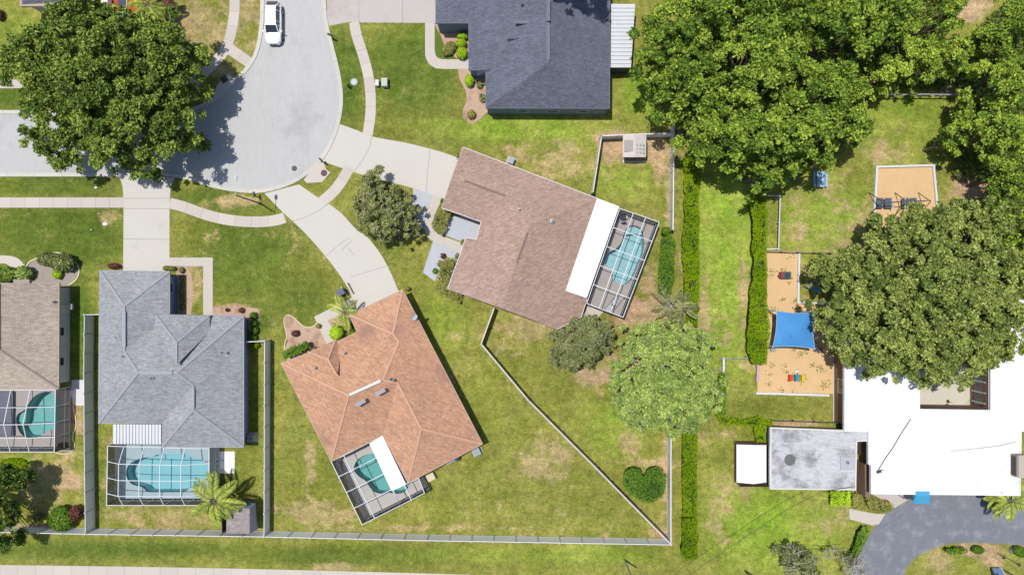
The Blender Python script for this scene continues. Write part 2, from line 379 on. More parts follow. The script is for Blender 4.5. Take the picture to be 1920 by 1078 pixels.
M['holly'] = leafmat('dusty_green_leaves', (0.04, 0.055, 0.025), (0.10, 0.125, 0.05), (0.21, 0.23, 0.12))
M['scrub'] = leafmat('grey_green_leaves', (0.05, 0.065, 0.03), (0.105, 0.13, 0.058), (0.19, 0.21, 0.12))
M['magnolia'] = leafmat('fresh_green_leaves', (0.055, 0.10, 0.028), (0.135, 0.20, 0.060), (0.25, 0.32, 0.11))
M['hedge'] = leafmat('bright_hedge_leaves', (0.035, 0.07, 0.002), (0.068, 0.122, 0.003), (0.12, 0.18, 0.006))
M['hedge_dark'] = leafmat('dark_hedge_leaves', (0.022, 0.055, 0.008), (0.045, 0.098, 0.012), (0.10, 0.165, 0.025))
M['hedge_brown'] = leafmat('olive_hedge_leaves', (0.07, 0.08, 0.025), (0.13, 0.14, 0.045), (0.22, 0.21, 0.08))
M['lime'] = leafmat('lime_leaves', (0.11, 0.19, 0.01), (0.20, 0.33, 0.02), (0.33, 0.46, 0.05))
M['maroon'] = leafmat('maroon_leaves', (0.03, 0.012, 0.014), (0.07, 0.03, 0.03), (0.14, 0.07, 0.06))
M['palm'] = leafmat('palm_fronds', (0.06, 0.09, 0.02), (0.14, 0.19, 0.04), (0.30, 0.33, 0.09))
# ---------------- ground
POOLS = {
 'a': [(31,790),(34,776),(48,767),(60,748),(75,737),(92,734),(106,745),(113,765),(113,785),(108,800),(95,806),(80,814),(68,820),(50,819),(38,810)],
 'b': [(237,885),(242,871),(255,862),(268,858),(288,855),(300,851),(348,850),(362,857),(380,862),(389,874),(391,888),(384,902),(372,911),(356,914),(345,921),(300,922),(277,921),(268,913),(250,908),(240,898)],
 'c': [(1190,423),(1202,430),(1207,450),(1205,475),(1196,497),(1185,522),(1173,533),(1158,532),(1147,521),(1146,506),(1138,500),(1133,490),(1139,475),(1155,466),(1165,454),(1171,435),(1179,425)],
 'd': [(664,880),(668,865),(680,855),(695,850),(712,850),(730,858),(745,872),(760,890),(767,903),(765,914),(757,922),(745,925),(730,923),(718,925),(704,922),(694,913),(686,901),(674,893)],
}
POOLW = {k: Wl(cr(v, 4, True)) for k, v in POOLS.items()}
def in_poly(x, y, poly):
    n = len(poly); c = np.zeros(x.shape, bool)
    for i in range(n):
        x1, y1 = poly[i][0], poly[i][1]; x2, y2 = poly[i-1][0], poly[i-1][1]
        if y1 == y2: continue
        c ^= ((y1 > y) != (y2 > y)) & (x < (x2-x1)*(y-y1)/(y2-y1)+x1)
    return c
st = 0.5; gx = np.arange(-72, 72.01, st); gy = np.arange(-42, 42.01, st)
nx, ny = len(gx), len(gy); X, Y = np.meshgrid(gx, gy)
PX = X/S+960; PY = 539-Y/S
Z = np.zeros((4,)+X.shape)
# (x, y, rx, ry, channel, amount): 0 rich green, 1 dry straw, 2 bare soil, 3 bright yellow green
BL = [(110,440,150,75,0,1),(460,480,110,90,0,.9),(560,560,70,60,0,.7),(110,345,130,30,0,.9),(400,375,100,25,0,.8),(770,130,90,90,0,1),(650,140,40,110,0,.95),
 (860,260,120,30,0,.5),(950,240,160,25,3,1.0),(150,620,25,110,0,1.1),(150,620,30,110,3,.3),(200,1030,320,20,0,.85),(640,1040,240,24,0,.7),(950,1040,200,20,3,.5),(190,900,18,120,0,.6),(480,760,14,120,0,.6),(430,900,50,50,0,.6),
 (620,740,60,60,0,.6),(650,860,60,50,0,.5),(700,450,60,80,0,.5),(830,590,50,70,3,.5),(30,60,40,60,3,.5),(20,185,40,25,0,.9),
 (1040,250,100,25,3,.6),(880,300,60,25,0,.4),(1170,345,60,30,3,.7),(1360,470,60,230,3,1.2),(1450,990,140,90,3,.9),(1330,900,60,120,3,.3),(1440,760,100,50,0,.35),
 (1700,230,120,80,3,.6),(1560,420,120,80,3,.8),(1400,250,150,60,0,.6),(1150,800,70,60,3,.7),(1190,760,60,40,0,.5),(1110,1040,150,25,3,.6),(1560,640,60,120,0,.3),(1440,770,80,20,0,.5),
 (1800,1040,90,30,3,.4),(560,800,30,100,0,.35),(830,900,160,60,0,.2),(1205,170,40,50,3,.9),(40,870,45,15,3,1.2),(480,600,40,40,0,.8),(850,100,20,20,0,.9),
 # dry
 (360,60,90,70,1,.62),(460,50,60,70,1,.5),(430,130,40,30,1,.5),(1020,862,55,45,1,.66),(1045,300,95,50,1,.5),(590,965,80,30,1,.6),(440,378,60,12,1,.7),(205,405,30,14,1,.55),(360,530,25,50,1,.6),
 (990,610,60,40,1,.55),(940,640,60,50,1,.38),(870,640,40,60,1,.3),(1150,700,70,35,1,.6),(1250,600,60,45,1,.6),(1150,400,50,20,1,.2),(100,900,60,60,1,.62),(300,970,120,25,1,.55),(250,965,60,20,1,.4),
 (1100,1000,160,20,1,.25),(1350,620,40,50,1,.4),(1400,900,40,40,1,.5),(1560,880,60,60,1,.35),(1350,960,30,90,1,.45),(1650,280,60,60,1,.35),(1480,400,40,60,1,.4),(1560,360,30,60,1,.3),(1560,960,60,40,1,.4),
 (1880,1010,60,30,1,.5),(1760,1050,30,30,1,.6),(200,860,14,60,1,.4),(580,870,14,90,1,.45),(820,700,60,60,1,.3),(900,960,100,40,1,.25),(430,590,60,14,1,.5),(1185,830,25,20,1,.6),(1210,870,60,16,1,.6),(1180,450,120,60,1,.4),(640,480,30,30,1,.3),(560,440,30,40,1,.4),(400,455,30,30,1,.3),
 (1290,470,20,160,1,.3),(1395,560,12,90,1,.6),(1320,600,12,100,1,.6),(760,990,300,7,1,.5),(1050,950,200,30,1,.2),(640,1062,60,8,1,.6),(690,210,30,14,1,.4),(640,200,20,20,1,.3),(1420,690,40,20,1,.4),
 # soil
 (1215,280,55,32,2,.85),(1150,275,35,35,2,.85),(1240,320,30,30,2,.6),(1195,590,60,40,2,.75),(1240,570,40,40,2,.7),(1215,540,20,60,2,.6),(1255,350,12,110,2,.6),(1120,705,60,20,2,.7),(1180,680,40,25,2,.6),(150,780,10,60,2,.6),(130,900,40,30,2,.55),(90,990,80,14,2,.6),
 (1250,890,12,120,2,.65),(1240,1000,30,16,2,.6),(1275,220,12,90,2,.6),(880,550,30,16,2,.5),(1640,340,0.1,.1,2,0),(1830,350,60,30,2,.8),(1815,10,46,32,2,1.0),(1820,170,120,10,2,.6),(1500,794,70,6,2,.9),(1840,1030,60,16,2,.75),(1860,1050,30,20,2,.7),(1345,830,60,10,2,.35),
 (440,580,50,12,2,.8),(505,700,6,150,2,.5),(1235,1000,12,30,2,.5),(800,1003,500,4,2,.45),(700,596,20,20,2,.0),(225,500,14,8,2,.8),(330,605,10,10,2,.0),(540,605,30,12,1,.3),(1690,500,220,200,2,.55),(1700,100,250,100,2,.35),(905,340,10,10,2,.0),(990,280,40,8,2,.0),(1350,820,60,20,1,.3)]
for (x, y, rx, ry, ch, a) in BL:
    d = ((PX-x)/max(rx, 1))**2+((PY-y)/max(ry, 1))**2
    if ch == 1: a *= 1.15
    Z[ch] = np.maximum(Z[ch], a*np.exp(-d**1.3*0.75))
me = bpy.data.meshes.new('ground')
vv = np.stack([X.ravel(), Y.ravel(), np.zeros(X.size)], 1)
big = [(-900,-900,0),(900,-900,0),(900,900,0),(-900,900,0)]
cxs = (X[:-1, :-1]+st/2); cys = (Y[:-1, :-1]+st/2); keep = np.ones(cxs.shape, bool)
for k, pl in POOLW.items():
    for dx in (-st/2, st/2, 0):
        for dy in (-st/2, st/2, 0):
            keep &= ~in_poly(cxs+dx, cys+dy, [(p.x, p.y) for p in pl])
ii, jj = np.nonzero(keep); a = ii*nx+jj
fc = np.stack([a, a+1, a+nx+1, a+nx], 1).tolist()
n0 = len(vv); cn = [0, nx-1, ny*nx-1, (ny-1)*nx]
fc += [[n0, n0+1, cn[1], cn[0]], [n0+1, n0+2, cn[2], cn[1]], [n0+2, n0+3, cn[3], cn[2]], [n0+3, n0, cn[0], cn[3]]]
me.from_pydata(vv.tolist()+big, [], fc); me.materials.append(M['grass'])
ca = me.color_attributes.new('zones', 'FLOAT_COLOR', 'POINT')
zz = np.zeros((len(me.vertices), 4), np.float32); zz[:n0] = np.clip(Z.reshape(4, -1).T, 0, 1.2); zz[n0:, 0] = 0.3
ca.data.foreach_set('color', zz.ravel())
g = bpy.data.objects.new('ground', me); C.objects.link(g); tag(g, kind='structure')
def sheet(name, pts, z, m, holes=None, thick=True):
    b = MB(); w = [(p[0], p[1]) for p in Wl(pts)]
    b.tess([[(p[0], p[1], z) for p in w]]+[[(p[0], p[1], z) for p in h] for h in (holes or [])])
    if thick and z > 0.012: b.prism(w, -0.01, z, top=False)
    return tag(b.build(name, m), kind='structure')
def slabs(name, cl, width, z, m, step=1.5, gap=0.016):
    """paving laid in separate slabs along a centre line (pixels)"""
    p = [Vector((q.x, q.y)) for q in Wl(cr(cl, 12))]; L_ = [0]
    for i in range(1, len(p)): L_.append(L_[-1]+(p[i]-p[i-1]).length)
    def at(s):
        s = max(0, min(L_[-1]-1e-6, s)); i = max(k for k in range(len(L_)-1) if L_[k] <= s)
        t = (s-L_[i])/max(1e-6, L_[i+1]-L_[i]); d = (p[i+1]-p[i]).normalized()
        a_, b_ = p[max(0, i-3)], p[min(len(p)-1, i+4)]; d = (b_-a_).normalized()
        return p[i].lerp(p[i+1], t), Vector((-d.y, d.x))
    b = MB(); n = max(1, round(L_[-1]/step)); st_ = L_[-1]/n
    for k in range(n):
        s0, s1 = k*st_+gap/2, (k+1)*st_-gap/2; sub = 3
        lft, rgt = [], []
        for j in range(sub+1):
            c, nn = at(s0+(s1-s0)*j/sub); lft.append(c+nn*width/2); rgt.append(c-nn*width/2)
        b.prism([(q.x, q.y) for q in lft+rgt[::-1]], -0.01, z)
    return tag(b.build(name, m), kind='structure')
# road with cul-de-sac head
def joints(lines, w=.05, z=.024):
    for i, l in enumerate(lines):
        b = MB(); p = Wl(cr(l, 5) if len(l) > 2 else l, z)
        for k in range(len(p)-1):
            e = (p[k+1]-p[k]).normalized(); o = Vector((-e.y, e.x, 0))*w/2; b.face([p[k]-o, p[k+1]-o, p[k+1]+o, p[k]+o])
        tag(b.build('expansion_joint', M['joint']), kind='structure')
M['joint'] = mat('joint_filler', P(172, 164, 154), .95)
M['crack'] = mat('sealed_crack', P(172, 172, 174), .95)
joints([[(486,130),(492,160),(488,196),(497,230),(494,262)]], .025, .0165)
for o_ in [o for o in C.objects if o.name.startswith('expansion_joint')]: o_.name = 'road_crack'; o_.data.materials[0] = M['crack']
joints([[(232,391),(318,392)],[(232,448),(318,449)],[(232,372),(318,372)],[(542,417),(570,408),(596,396),(616,381)],[(658,519),(727,498)],[(664,322),(680,300),(692,278),(697,258)],[(799,362),(802,325),(806,281)],[(660,450),(640,470)],[(653,466),(664,478)],[(612,480),(632,462),(655,445)],[(673,-20),(673,44)],[(755,-20),(755,43)]])
road = [(-200,213),(60,213),(150,214),(230,220),(300,222),(350,212),(385,198)]+cr([(406,187),(442,152),(466,130),(484,96),(492,52),(494,0),(494,-300)],5)+[(608,-300)]+cr([(608,-10),(611,45),(622,90),(634,140),(639,180),(637,212),(629,245),(613,280),(592,308),(558,334),(520,350),(480,357),(430,353),(390,344),(360,334),(320,326)],5)+[(230,326),(0,326),(-200,326)]
sheet('road', road, 0.012, M['road'], thick=False)
KB = dict(z=0.10, m=M['kerb'], step=3.0, gap=0.02)
slabs('kerb', [(606,-280),(608,-10),(612,45),(623,90),(635,140),(640,180),(638,212),(630,245),(614,281),(593,309),(559,336),(520,352),(480,359),(430,355),(390,346),(360,336),(320,328),(270,328)], 0.42, **KB)
slabs('kerb', [(270,328),(100,328),(-190,328)], 0.42, **KB)
slabs('kerb', [(492,-280),(492,0),(490,52),(482,96),(464,129),(440,151),(405,185),(384,197),(348,210),(300,220)], 0.42, **KB)
slabs('kerb', [(300,220),(230,218),(60,211),(-190,211)], 0.42, **KB)
# pavements
sheet('driveway', [(224,331),(230,350),(232,380),(231,512),(318,512),(318,383),(320,352),(328,333)], 0.020, M['drive'])
sheet('driveway', [(496,363)]+cr([(528,396),(570,435),(610,480),(640,520),(655,545),(660,560)],4)+[(658,592),(700,585),(760,560)]+cr([(746,543),(733,512),(722,490),(708,468),(690,446),(666,428),(640,400),(614,381),(592,368),(561,346)],4), 0.020, M['drive'])
sheet('driveway', cr([(637,233),(670,245),(700,257),(760,268),(820,283),(858,296)],4)+[(880,300),(850,376),(830,372)]+cr([(820,369),(800,362),(760,349),(700,334),(664,323),(605,303)],4), 0.020, M['drive'])
sheet('driveway', [(613,-300),(836,-300),(836,44),(677,43),(655,42),(613,50)], 0.020, M['drive2'])
slabs('sidewalk', [(-190,380),(0,380),(120,380),(232,380)], 1.15, 0.024, M['walk'], 1.55)
slabs('sidewalk', [(318,381),(345,388),(375,399),(410,409),(450,415),(490,416),(518,413),(534,408)], 1.2, 0.024, M['walk'], 1.9)
slabs('sidewalk', [(604,378),(625,360),(643,336),(656,313)], 1.2, 0.024, M['walk'], 1.6)
slabs('sidewalk', [(689,254),(694,222),(695,185),(691,145),(681,105),(669,68),(664,42)], 1.15, 0.024, M['walk'], 1.7)
slabs('sidewalk', [(440,-280),(440,-5),(438,35),(432,68),(421,95),(405,116),(385,135),(360,160)], 1.15, 0.024, M['walk'], 1.7)
slabs('sidewalk', [(430,92),(470,120)], 1.2, 0.026, M['walk'], 1.4)
slabs('footpath', [(-190,158),(0,158),(120,158)], 0.95, 0.024, M['walk'], 1.5)
sheet('footpath', [(221,-200),(237,-200),(238,10),(230,60),(222,60),(221,0)], 0.022, M['walk'])
sheet('footpath', [(318,483),(399,483),(399,596),(381,596),(381,499),(318,499)], 0.022, M['walk'])
sheet('footpath', [(589,594),(662,557),(668,574),(615,601),(640,645),(622,660),(611,642)], 0.026, M['walk'])
sheet('footpath', [(797,44),(815,44)]+cr([(815,95),(818,106),(826,111),(840,112)],4)+[(884,112),(884,130),(835,130)]+cr([(818,129),(804,120),(797,104)],4), 0.026, M['walk'])
sheet('footpath', [(812,364),(830,373)]+cr([(822,388),(814,408),(812,428),(830,442),(868,456)],5)+[(866,474)]+cr([(855,470),(830,460),(806,448),(796,430),(798,405)],5), 0.030, M['walk'])
sheet('footpath', cr([(-40,479),(0,479),(20,480),(36,486),(48,500)],5)+[(38,510),(10,494),(-40,494)], 0.022, M['walk'])
sheet('gravel_bed', [(775,354),(813,366),(798,400),(794,430),(770,420)], 0.018, M['gravel'])
sheet('gravel_bed', [(812,400),(915,412),(900,455),(862,452),(812,432)], 0.018, M['gravel'])
sheet('gravel_bed', [(812,452),(868,472),(846,530),(816,528),(793,511)], 0.018, M['gravel'])
slabs('sidewalk', [(-300,1078),(0,1080),(400,1086),(800,1096),(1300,1112)], 2.6, 0.024, M['walk'], 2.0)
tag(MB().tess([Wl([(-900,1110),(2900,1160),(2900,1400),(-900,1400)], 0.012)]).build('road', M['asphalt']), kind='structure')
sheet('asphalt_drive', cr([(1560,1250),(1580,1130),(1595,1078),(1612,1036),(1632,998),(1655,967),(1681,949),(1711,936),(1740,925)],5)+[(1760,915),(1900,915),(2400,960),(2400,1024)]+cr([(1920,1022),(1860,1018),(1806,1017),(1780,1019),(1749,1028),(1723,1041),(1706,1056),(1694,1080),(1680,1150),(1670,1250)],5), 0.014, M['asphalt'])
sheet('footpath', [(1592,953),(1606,956),(1644,963),(1660,962),(1648,982),(1634,984),(1593,973)], 0.020, M['walk'])
sheet('footpath', [(1620,915),(1735,915),(1718,930),(1690,944),(1677,952),(1660,940),(1628,922)], 0.018, M['drive2'])
sheet('storm_drain_apron', [(592,309),(607,304),(612,318),(620,324),(605,342),(576,344),(570,338)], 0.11, M['walk'])
sheet('storm_drain_apron', [(430,138),(440,150),(404,185),(400,180),(408,160)], 0.11, M['walk'])
sheet('concrete_pad', [(1562,660),(1574,660),(1574,792),(1562,792)], 0.022, M['walk'])
sheet('concrete_pad', [(135,712),(160,712),(160,760),(141,760),(133,740)], 0.020, mat('white_gravel', P(236,232,232), .9, .05, 2, .15, 20))
sheet('concrete_pad', [(1085,565),(1110,570),(1133,583),(1120,596),(1088,600)], 0.018, M['walk'])
sheet('concrete_pad', [(408,846),(440,846),(440,887),(408,887)], 0.03, M['white'])
# planting beds
BED = [('mulch_bed', [(858,128),(862,150),(873,170),(875,190),(868,206),(868,222),(885,234),(900,224),(918,206),(930,206),(930,128)], 'mulch'),
 ('mulch_bed', [(815,46),(826,66),(836,95),(856,110),(884,112),(884,44)], 'mulch'),
 ('mulch_bed', [(533,598),(541,590),(556,600),(570,612),(585,613),(594,605),(618,645),(590,672),(540,682),(533,655),(540,640)], 'mulch'),
 ('mulch_bed', [(614,602),(655,580),(690,640),(650,660),(632,636)], 'mulch'),
 ('mulch_bed', [(334,500),(352,500),(360,520),(362,560),(358,590),(330,600),(330,500)], 'mulch'),
 ('mulch_bed', [(400,576),(440,575),(484,578),(487,592),(480,640),(455,600),(400,596)], 'mulch'),
 ('mulch_bed', cr([(50,505),(58,490),(75,482),(110,474),(132,482),(147,498),(148,512),(140,524),(128,536),(60,536)],3,True), 'gravel2'),
 ('red_mulch_bed', [(203,-60),(222,-60),(222,42),(205,25)], 'redmulch'), ('red_mulch_bed', [(240,-60),(330,-60),(310,10),(270,30),(240,20)], 'redmulch'),
 ('playground_mulch', [(1438,473),(1498,473),(1500,567),(1572,567),(1568,600),(1564,738),(1420,735),(1420,684),(1438,684)], 'sand'),
 ('playground_mulch', [(1645,312),(1751,309),(1757,375),(1766,470),(1637,470)], 'sand'),
 ('mulch_bed', [(133,735),(140,728),(143,760),(140,795),(133,795)], 'redmulch2')]
M['gravel2'] = mat('grey_gravel', P(178,168,156), .95, .12, 2, .22, 14, bump=.4)
M['redmulch2'] = mat('faded_red_mulch', P(182,130,114), .95, .1, 2, .2, 14)
for i, (nm, pts, mk) in enumerate(BED): sheet(nm, pts, 0.016 if mk != 'sand' else 0.02, M[mk], thick=False)
b = MB().tess([Wl([(816,60),(822,72),(832,98),(850,108),(858,111),(824,111),(816,100)], 0.020)]); tag(b.build('lawn_patch', mat('clipped_grass', P(104,126,50), .95, .1, 2, .2, 16)), kind='structure')
def rim(pts, w, z, label, m='fascia_white'):
    b = MB(); p = Wl(cr(pts, 5))
    for i in range(len(p)-1): b.bar(p[i]+Vector((0, 0, z/2)), p[i+1]+Vector((0, 0, z/2)), w, z)
    return tag(b.build('bed_edging', M[m]), label, 'edging')
M['cream'] = mat('cream_edging', P(236,226,190), .8)
rim([(50,500),(58,490),(72,484),(100,474),(122,477),(138,487),(148,502),(148,516),(140,528),(130,534)], .14, .12, 'curved cream edging round the gravel bed by the tan roofed house', 'cream')
rim([(104,848),(115,850),(128,850),(138,843),(141,832),(137,822),(138,812),(143,800),(143,785),(139,768),(138,748)], .12, .10, 'wavy cream edging beside the left pool enclosure', 'cream')
rim([(533,655),(535,640),(538,632),(534,610),(533,598),(541,590),(556,600),(570,612),(585,613),(594,605)], .10, .06, 'thin pale edging round the front flower bed of the terracotta house', 'cream')
# manhole covers
for x, y, r, c, z, lb in ((552,316,5,'dark',.012,'round grey manhole cover set in the cul-de-sac'), (608,325,6,'bark',.11,'round brown manhole cover on the concrete storm drain apron')):
    b = MB(); w = W(x, y); b.lathe((w.x, w.y, z), [(0.0, .02), (r*S*.8, .02), (r*S*.82, .012), (r*S, .022), (r*S, 0)], 20)
    for k in range(-2, 3): b.box((w.x, w.y+k*.09, z+.024), (.3, .03, .008))
    tag(b.build('manhole_cover', mat('iron_'+c, P(98,98,102) if c == 'dark' else P(112,84,80), .7, .1, 6)), lb, 'manhole cover')
w = W(421, 150); b = MB(); b.box((w.x, w.y, .13), (.7, .7, .03), R(35)); tag(b.build('drain_grate', M['dark'], bevel=.01), 'dark square drain cover under the big oak beside the road', 'drain cover')
# ---------------- houses
def house(label, roof_m, wall_m, fascia_m, cap_m, V, faces, eave, caps=(), inset=0.5, name='house', zdrop=0.2, wall_top=None, soffit=True, wall_pts=None, slope=None):
    zb_ = min(v[2] for v in V.values()); V = {k: (v[0], v[1], zb_+(v[2]-zb_)*1.38 if v[2] > zb_+.02 else v[2]) for k, v in V.items()}
    pts3 = {k: W(*v) for k, v in V.items()}
    if slope:                      # every roof face is a true plane rising from its longest eave
        ek = [(eave[i], eave[(i+1) % len(eave)]) for i in range(len(eave))]; ctr = sum((pts3[k] for k in eave), Vector())/len(eave); planes = {}; fixed = set()
        for fi, f in enumerate(faces):
            best = None
            for i in range(len(f)):
                a, c = f[i], f[(i+1) % len(f)]
                if (a, c) in ek or (c, a) in ek:
                    l = (pts3[a]-pts3[c]).length
                    if best is None or l > best[0]: best = (l, a, c)
            _, a, c = best; A_, C_ = pts3[a], pts3[c]; e = (C_-A_).normalized(); nn = Vector((-e.y, e.x, 0)); m_ = sum((pts3[k] for k in f), Vector())/len(f)
            if (m_-A_).dot(nn) < 0: nn = -nn
            planes[fi] = (slope*nn.x, slope*nn.y, -1.0, slope*nn.dot(A_)-A_.z); fixed |= {a, c}
        for k in V:
            if k in fixed: continue
            rows, rhs = [], []
            for fi, f in enumerate(faces):
                if k in f: p_ = planes[fi]; rows.append([4*p_[0], 4*p_[1], 4*p_[2]]); rhs.append(4*p_[3])
            cx_, cy_ = (V[k][0]-960)*S, (539-V[k][1])*S; rows += [[1, 0, cx_/H], [0, 1, cy_/H], [0, 0, .05]]; rhs += [cx_, cy_, .05*V[k][2]]
            q = np.linalg.lstsq(np.array(rows), np.array(rhs), rcond=None)[0]; pts3[k] = Vector(q.tolist())
    cx = sum(pts3[k].x for k in eave)/len(eave); cy = sum(pts3[k].y for k in eave)/len(eave)
    root = empty(name, (cx, cy, 0), label, 'house')
    b = MB()
    for f in faces:
        loop = [pts3[k] for k in f]; b.tess([loop])
    b.build('roof', roof_m, root)
    ev = [pts3[k] for k in eave]; b = MB()
    n = len(ev); ar = sum(ev[i].x*ev[(i+1) % n].y-ev[(i+1) % n].x*ev[i].y for i in range(n))
    if ar < 0: ev = ev[::-1]
    for i in range(n):
        a, c = ev[i], ev[(i+1) % n]; e = (c-a).normalized(); o = Vector((e.y, -e.x, 0))*0.035
        dz = Vector((0, 0, zdrop)); up = Vector((0, 0, 0.02))
        b.face([a+o-dz, c+o-dz, c+o+up, a+o+up]); b.face([a+up+o, c+up+o, c-o+up, a-o+up]); b.face([a-o+up, c-o+up, c-o-dz, a-o-dz][::-1]); b.face([a+o-dz, a-o-dz, c-o-dz, c+o-dz])
    zmin = min(p.z for p in ev)
    if soffit: b.tess([[(p.x, p.y, zmin-zdrop+.02) for p in ev]], flip=True)
    b.build('fascia', fascia_m, root)
    wp = offset_poly(ev, inset) if wall_pts is None else wall_pts
    b = MB(); b.prism(wp, 0, (wall_top or zmin-zdrop+.03), top=False); b.build('wall', wall_m, root)
    if caps:
        b = MB()
        for a, c in caps:
            p, q = pts3[a]+Vector((0, 0, .03)), pts3[c]+Vector((0, 0, .03)); b.bar(p, q, .22, .03)
        b.build('ridge_cap', cap_m, root)
    return root, pts3, wp
def opening(root, a, c, t, wdt, z0, z1, kind='window'):
    """a part on the wall from a to c (outer side to the right of a->c), centred at t"""
    a = Vector((a[0], a[1], 0)); c = Vector((c[0], c[1], 0)); e = (c-a).normalized(); o = Vector((e.y, -e.x, 0)); m_ = a.lerp(c, t)
    p, q = m_-e*wdt/2, m_+e*wdt/2; b = MB()
    for (u, v, za, zb) in ((p, p+e*.07, z0, z1), (q-e*.07, q, z0, z1), (p+e*.07, q-e*.07, z0, z0+.07), (p+e*.07, q-e*.07, z1-.07, z1)):
        b.prism([(u+o*.003).to_2d(), (v+o*.003).to_2d(), (v+o*.06).to_2d(), (u+o*.06).to_2d()], za, zb, bot=True)
    f = b.build(kind, M['frame'], root)
    b = MB(); pp, qq = p+e*.07+o*.03, q-e*.07+o*.03
    if kind == 'window':
        b.face([(pp.x, pp.y, z0+.07), (qq.x, qq.y, z0+.07), (qq.x, qq.y, z1-.07), (pp.x, pp.y, z1-.07)]); b.build('pane', M['glass'], f)
    else:
        k = 5 if kind == 'garage_door' else 1
        for i in range(k):
            za = z0+.07+(z1-z0-.14)*i/k+.01; zb = z0+.07+(z1-z0-.14)*(i+1)/k-.01
            b.prism([(pp-o*.02).to_2d(), (qq-o*.02).to_2d(), (qq+o*.01).to_2d(), (pp+o*.01).to_2d()], za, zb, bot=True)
        b.build('door_panel', M['fascia_white'], f)
def openings(root, wp, specs):
    n = len(wp)
    for (px, py, wdt, z0, z1, kind) in specs:      # nearest wall edge to that photo point
        q = W(px, py).to_2d(); best = None
        for i in range(n):
            a = Vector(wp[i]); c = Vector(wp[(i+1) % n]); d = c-a; t = max(0.05, min(.95, (q-a).dot(d)/d.length_squared)); dd = (a+d*t-q).length
            if best is None or dd < best[0]: best = (dd, a, c, t)
        opening(root, best[1], best[2], best[3], wdt, z0, z1, kind)
E = 2.6
# tan house on the left
V = dict(a=(-120,528,E), b=(27,533,E), c=(27,528,E), d=(111,530,E), e=(110,729,E), f=(-120,729,E), g=(2,654,4.7), h=(-120,654,4.7))
V.update(d=(111,531,E), t=(-12,531,4.9), r1=(0,656,4.9), r0=(0,531,4.9))
tan, p3, wp = house('tan shingled house with grey side wall at the left edge above a screened pool', M['shin_tan'], M['wall_grey'], M['fascia_tan'], M['cap_tan'],
 dict(a=(-200,531,E), d=(111,531,E), e=(110,729,E), f=(-200,729,E), r1=(-2,655,4.8), r0=(-2,531,4.8), r2=(-90,655,4.8), r3=(-90,531,4.8)),
 [('r0','d','e','r1'), ('r1','e','f','r2'), ('r3','r0','r1','r2'), ('a','r3','r2','f')], ['a','d','e','f'], [('r1','e'), ('r0','r1')])
openings(tan, wp, [(126,620,1.0,1.0,2.0,'window'), (126,675,1.0,1.0,2.0,'window'), (126,580,.9,.05,2.1,'door')])
b = MB(); b.face([p3['r0'], p3['d'], p3['d']-Vector((0,0,.2)), p3['r3']+Vector((0,0,-2.2))]); b.face([p3['a'], p3['r3'], p3['r0'], p3['d'], p3['d']-Vector((0,0,.2)), p3['a']-Vector((0,0,.2))][::-1]); b.build('gable_wall', M['wall_grey'], tan)
b = MB(); b.prism([(q.x, q.y) for q in Wl([(28,524),(58,524),(58,532),(28,532)], E)], E-.2, E+.25, bot=True); b.build('porch_roof', M['cap_tan'], tan)
# grey hip roofed house
gh, p3, wp = house('grey shingled hip roofed house with dark blue side wall and white rear patio roof', M['shin_grey'], M['wall_blue'], M['cap_grey'], M['cap_grey'],
 dict(a=(187,507,E), b=(318,509,E), c=(318,591,E), d=(457,592,E), e=(457,838,E), f=(304,838,E), g=(304,793,E), h=(185,793,E),
      i=(235,572,4.3), j=(237,655,4.4), k=(264,697,5.0), l=(333,697,5.0), m=(362,723,4.7), n=(362,767,4.7), o=(291,612,E+.72), q=(300,591,E)),
 [('a','i','j','k','h'), ('a','b','i'), ('b','c','o','j','i'), ('j','o','c','d','l','k'), ('d','e','n','m','l'), ('e','f','n'), ('f','g','m','n'), ('g','h','k','l','m')],
 ['a','b','c','d','e','f','g','h'], [('a','i'), ('b','i'), ('i','j'), ('j','k'), ('h','k'), ('k','l'), ('l','d'), ('l','m'), ('m','n'), ('n','e'), ('n','f')], slope=.52)
b = MB(); T = dict(a=(291,589,E+.35), b=(393,591,E+.35), c=(331,642,4.65), d=(331,684,5.0), e=(290,613,E+.75), f=(393,622,E+.6)); T = {k: W(v[0], v[1], E+(v[2]-E)*1.38) for k, v in T.items()}
b.face([T['a'], T['c'], T['b']]); b.tess([[T['a'], T['e'], T['d'], T['c']]]); b.tess([[T['b'], T['c'], T['d'], T['f']]]); b.face([T['a'], T['b'], T['b']-Vector((0,0,.3)), T['a']-Vector((0,0,.3))]); b.face([T['b'], T['f'], T['f']-Vector((0,0,.3)), T['b']-Vector((0,0,.3))])
b.build('porch_roof', M['shin_grey'], gh)
b = MB()
for x, y in (('a','c'), ('b','c'), ('c','d')): b.bar(T[x]+Vector((0,0,.03)), T[y]+Vector((0,0,.03)), .2, .03)
b.build('ridge_cap', M['cap_grey'], gh)
openings(gh, wp, [(463,760,1.2,1.0,2.0,'window'), (463,650,1.2,1.0,2.0,'window'), (250,517,4.8,.03,2.2,'garage_door'), (325,540,1.2,.9,2.0,'window'), (350,600,1.0,.03,2.1,'door'), (420,600,1.4,.9,2.0,'window'), (380,830,2.4,.03,2.1,'window')])
def ridge(p3, a, c, t0, t1, root, m, w_=.38, h_=.12, name='ridge_vent'):
    b = MB(); u = Vector((0, 0, h_*.6)); b.bar(p3[a].lerp(p3[c], t0)+u, p3[a].lerp(p3[c], t1)+u, w_, h_); return b.build(name, m, root)
def vent(root, a, c, w_, h_, m, z, name='ridge_vent'):
    z = 2.6+(z-.1-2.6)*1.38+.1; b = MB(); p = W(a[0], a[1], z); q = W(c[0], c[1], z); b.bar(p, q, w_, h_); return b.build(name, m, root)
